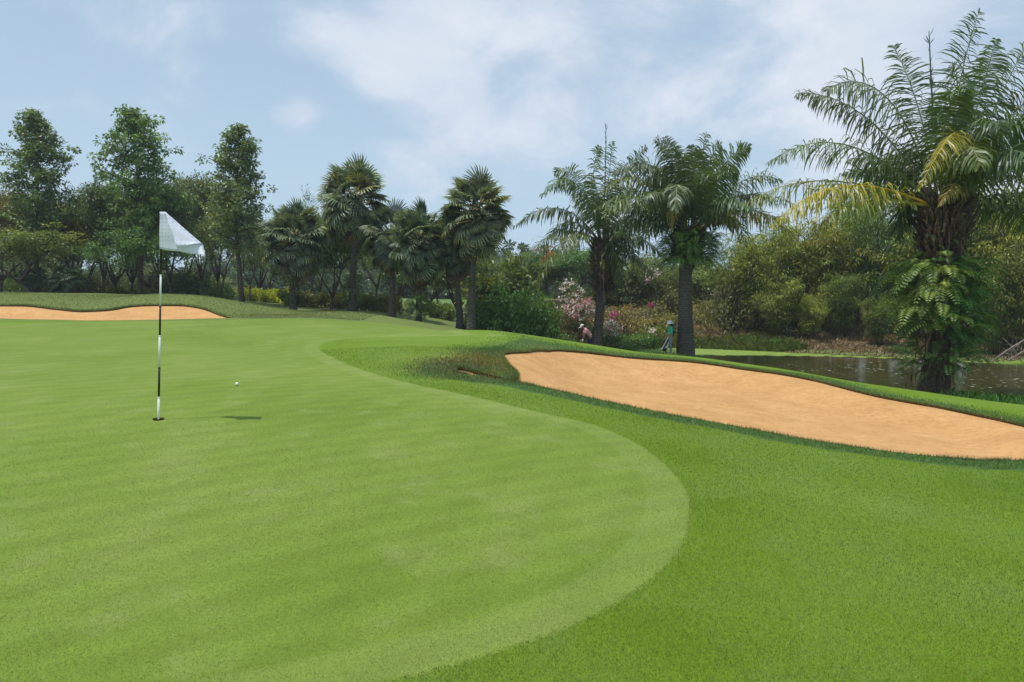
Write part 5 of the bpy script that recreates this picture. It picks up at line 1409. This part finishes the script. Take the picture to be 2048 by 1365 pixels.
def toW(p_, X, Y, rz): return W_([X + p_[0] * math.cos(rz) - p_[1] * math.sin(rz), Y + p_[0] * math.sin(rz) + p_[1] * math.cos(rz), hz(X, Y) + p_[2]])
hb_ = toW((-.40, 0, .84), gX, gY, .12); gr = toW((-.62, 0, .03), gX, gY, .12)
club('putter', gr, hb_, M_steel, 'golf club held low in both hands by the bending golfer', .04, (0, .8, 0))
# caddie: upright, facing left and away, club in the left hand, bag slung behind
cp = dict(pelvis=W_([.0, 0, .90]), waist=W_([.0, 0, 1.04]), chest=W_([-.01, 0, 1.24]), neckb=W_([-.02, 0, 1.40]), neck=W_([-.04, 0, 1.45]), jaw=W_([-.07, 0, 1.49]), brow=W_([-.07, 0, 1.555]), crownh=W_([-.06, 0, 1.62]),
          lsh=W_([-.03, -.17, 1.34]), rsh=W_([.02, .17, 1.34]), lel=W_([-.02, -.23, 1.07]), rel=W_([.10, .22, 1.08]), lwr=W_([-.20, -.17, 1.0]), rwr=W_([.0, .20, .92]),
          lhip=W_([0, -.085, .86]), rhip=W_([0, .085, .86]), lkn=W_([-.04, -.09, .47]), rkn=W_([.05, .09, .47]), lan=W_([.01, -.09, .08]), ran=W_([.07, .10, .08]), fwd=W_([-.9, .3, 0]), side=W_([0, 1., 0]), look=W_([-.9, .25, -.2]))
cX, cY = gx(1342, 37.0), 37.0
ec, f, br, upv, sdv = person('caddie in a teal long-sleeved top, grey trousers and round pale hat beside the ringed palm', cX, cY, .15, cp, dict(shirt=M_teal, legs=M_greyc, shorts=False, sleeve=2, shoe=M_shoe), .97)
skin_mesh('vest', {'a': (W_([.02, 0, .99]), (.158, .128)), 'b': (cp['chest'] + W_([.02, 0, 0]), (.178, .145)), 'c': (cp['neckb'] - W_([-.02, 0, .03]), (.10, .09))}, [('a', 'b'), ('b', 'c')], M_dk, ec)
cap_(ec, cp['brow'] + W_([.02, 0, .0]), W_([-.97, 0, -.2]), W_([-.2, 0, .97]), M_pale, .05, .145, True)
mb = MB(); lathe(mb, [(.001, .0), (.09, .005), (.10, .08), (.07, .14), (.001, .16)], cp['neckb'] + W_([.07, 0, .0]), 12); mb.build('scarf', M_dk, ec, True)
hw = toW((-.27, -.17, .98), cX, cY, .15); hl = toW((-.52, -.2, .55), cX, cY, .15)
club('golf_club', hl, hw, M_steel, 'short club hanging from the caddie\'s forward hand', .03, (-.6, .2, 0))
# golf bag
A_ = P(1327, 702, cY + .18); B_ = P(1348, 660, cY + .42)
A_[2] = max(A_[2], hz(A_[0], A_[1]) + .06)
e = empty('golf_bag', A_); tag(e, 'black and white golf bag slung across the caddie\'s back', 'golf bag')
d = B_ - A_; L_ = np.linalg.norm(d); d /= L_; sdv = nrm(np.cross(d, [0, 1, 0])); fr_ = np.cross(sdv, d)
def bagp(u, a, r): return d * u + (sdv * math.cos(a) + fr_ * math.sin(a)) * r
for (a0, a1, mt, nm) in ((-.6, 1.0, M_wht, 'white_panel'), (1.0, 5.683, M_black, 'bag_body')):
    mb = MB(); us = [0, .02, .06, .5, .85, .93, .95]; rs = [.10, .125, .13, .118, .13, .135, .12]; an = np.linspace(a0, a1, 10)
    V = [bagp(u * L_, a, r) for u, r in zip(us, rs) for a in an]
    Q = [(i_ * 10 + j_, i_ * 10 + j_ + 1, (i_ + 1) * 10 + j_ + 1, (i_ + 1) * 10 + j_) for i_ in range(6) for j_ in range(9)]
    mb.add(V, Q)
    if nm == 'bag_body': V2 = [bagp(0, a, .10) for a in np.linspace(0, 2 * PI, 13)[:-1]] + [np.zeros(3)]; mb.add(V2, None, [(q, (q + 1) % 12, 12) for q in range(12)])
    mb.build(nm, mt, e, True)
mb = MB(); mb.tube([bagp(L_ * .12, 4.4, .13), bagp(L_ * .5, 4.4, .15)], [.07, .06], 8); mb.build('pocket', M_wht, e, True)
mb = MB(); mb.tube(spline([bagp(L_ * .2, 4.9, .13), bagp(L_ * .45, 4.9, .26), bagp(L_ * .8, 4.9, .14)], False, 8), .018, 5); mb.build('strap', M_black, e)
for q, (a, ll, mt, lb) in enumerate([(0.5, .30, M_black, 'black headcovered club sticking out of the golf bag'), (2.6, .24, M_wht, 'white headcovered club sticking out of the golf bag'), (4.6, .18, M_steel, 'steel iron sticking out of the golf bag')]):
    p0 = A_ + bagp(L_ * .5, a, .05); p1 = A_ + bagp(L_ + ll, a, .07)
    e_ = empty('golf_club', p0); tag(e_, lb, 'golf club')
    mb = MB(); mb.tube([np.zeros(3), (p1 - p0)], .006, 5); mb.build('shaft', M_steel, e_)
    mb = MB(); dd = nrm(p1 - p0); mb.tube([(p1 - p0) - dd * .10, (p1 - p0), (p1 - p0) + dd * .07], [.022, .045, .02] if q < 2 else [.01, .02, .012], 8); mb.build('club_head', mt, e_, True)
# ------------------------------------------------------------------ camera, light, sky
cam = bpy.data.cameras.new('camera'); cam.lens = F / 2048 * 36; cam.sensor_width = 36; cam.clip_start = .05; cam.clip_end = 3000
co = bpy.data.objects.new('camera', cam); co.location = (0, 0, EYE); co.rotation_euler = (PI / 2 - TH, 0, 0)
COL.objects.link(co); sc.camera = co

sv = Vector((-.277, -.10, 1.0)).normalized()          # towards the sun
sun = bpy.data.lights.new('sun', 'SUN'); sun.energy = 3.3; sun.angle = math.radians(.9); sun.color = (1, .955, .88)
so = bpy.data.objects.new('sun', sun); so.rotation_euler = sv.to_track_quat('Z', 'Y').to_euler(); COL.objects.link(so)

w = bpy.data.worlds.new('World'); sc.world = w; w.use_nodes = True; nt = w.node_tree; nt.nodes.clear()
sky = nt.nodes.new('ShaderNodeTexSky'); sky.sky_type = 'NISHITA'; sky.sun_disc = False
sky.sun_elevation = math.asin(sv.z); sky.sun_rotation = math.atan2(sv.x, sv.y); sky.air_density = 1.0; sky.dust_density = 2.2; sky.ozone_density = 1.2
tc = nt.nodes.new('ShaderNodeTexCoord').outputs['Generated']
nv = nd(nt, 'ShaderNodeVectorMath'); nv.operation = 'NORMALIZE'; lk(nt, tc, nv.inputs[0]); D = nv.outputs[0]
sx = nt.nodes.new('ShaderNodeSeparateXYZ'); lk(nt, D, sx.inputs[0])
zz = mth(nt, 'ADD', mth(nt, 'MAXIMUM', sx.outputs[2], 0.), .42)
cb = nt.nodes.new('ShaderNodeCombineXYZ'); lk(nt, mth(nt, 'DIVIDE', sx.outputs[0], zz), cb.inputs[0]); lk(nt, mth(nt, 'DIVIDE', sx.outputs[1], zz), cb.inputs[1])
cv_ = cb.outputs[0]
n1 = noise(nt, 3.0, 7, .60, cv_, .3); n2 = noise(nt, .7, 3, .5, cv_)
def dirv(px, py):
    v = P(px, py, 1.0) - np.array([0, 0, EYE]); return v / np.linalg.norm(v)
def blob(px, py, rad, amp):
    """a cloud bank seen in direction (px,py); rad in pixels"""
    v = dirv(px, py)
    d = nd(nt, 'ShaderNodeVectorMath'); d.operation = 'DISTANCE'; lk(nt, D, d.inputs[0]); d.inputs[1].default_value = tuple(v)
    r_ = rad / F
    return mth(nt, 'MULTIPLY', mapr(nt, d.outputs['Value'], 0, r_, 1, 0), amp)
acc = None
for b in [(860,40,330,.33),(780,90,180,.16),(1150,60,420,.22),(1950,180,420,.34),(1600,20,500,.22),(915,190,85,.34),(860,270,190,.16),(960,350,200,.2),
          (1140,210,130,.14),(596,232,75,.42),(628,62,110,.16),(1260,330,220,.08),(1800,60,300,.12),(330,330,160,.06),(60,330,120,.04),(1450,330,300,.05)]:
    v = blob(*b); acc = v if acc is None else mth(nt, 'ADD', acc, v)
cover = mth(nt, 'ADD', mth(nt, 'ADD', mth(nt, 'MULTIPLY', mth(nt, 'SUBTRACT', n1, .5), 1.5), acc), mth(nt, 'MULTIPLY', mth(nt, 'SUBTRACT', n2, .5), .35))
mask = mapr(nt, cover, -.04, .5)
mask = mth(nt, 'MULTIPLY', mask, .82)
skyc = mixc(nt, 1., sky.outputs[0], (1.0, 1.0, 1.0), 'MULTIPLY')
cl = ramp(nt, mth(nt, 'ADD', mth(nt, 'MULTIPLY', n1, .6), mth(nt, 'MULTIPLY', n2, .4)), [(.36, (4.8, 5.6, 6.8)), (.62, (7.2, 7.5, 8.1))])
hzf = mapr(nt, sx.outputs[2], .34, -.02, .6, .92)
veil = mixc(nt, mth(nt, 'MAXIMUM', hzf, .62), skyc, (4.45, 6.0, 7.4))
fin = mixc(nt, mask, veil, cl)
bg = nd(nt, 'ShaderNodeBackground', Strength=.12); lk(nt, fin, bg.inputs[0])
wo = nt.nodes.new('ShaderNodeOutputWorld'); lk(nt, bg.outputs[0], wo.inputs[0])

m, nt = new_mat('haze_air')
pv = nd(nt, 'ShaderNodeVolumePrincipled', Density=.0006, Anisotropy=.2); pv.inputs['Color'].default_value = (.86, .93, 1., 1)
oo = nt.nodes.new('ShaderNodeOutputMaterial'); lk(nt, pv.outputs[0], oo.inputs['Volume'])
mb = MB(); mb.box((0, 100, 8.), (600, 700, 11.5)); ho = mb.build('haze', m); tag(ho, 'pale haze in the air over the far trees', 'haze', kind='stuff')
m.cycles.homogeneous_volume = True
sc.view_settings.view_transform = 'Standard'; sc.view_settings.look = 'None'; sc.view_settings.exposure = 0.; sc.view_settings.gamma = 1
sc.cycles.max_bounces = 6; sc.cycles.diffuse_bounces = 3; sc.cycles.glossy_bounces = 3; sc.cycles.transmission_bounces = 4; sc.cycles.transparent_max_bounces = 4; sc.cycles.volume_bounces = 0
sc.cycles.use_denoising = True
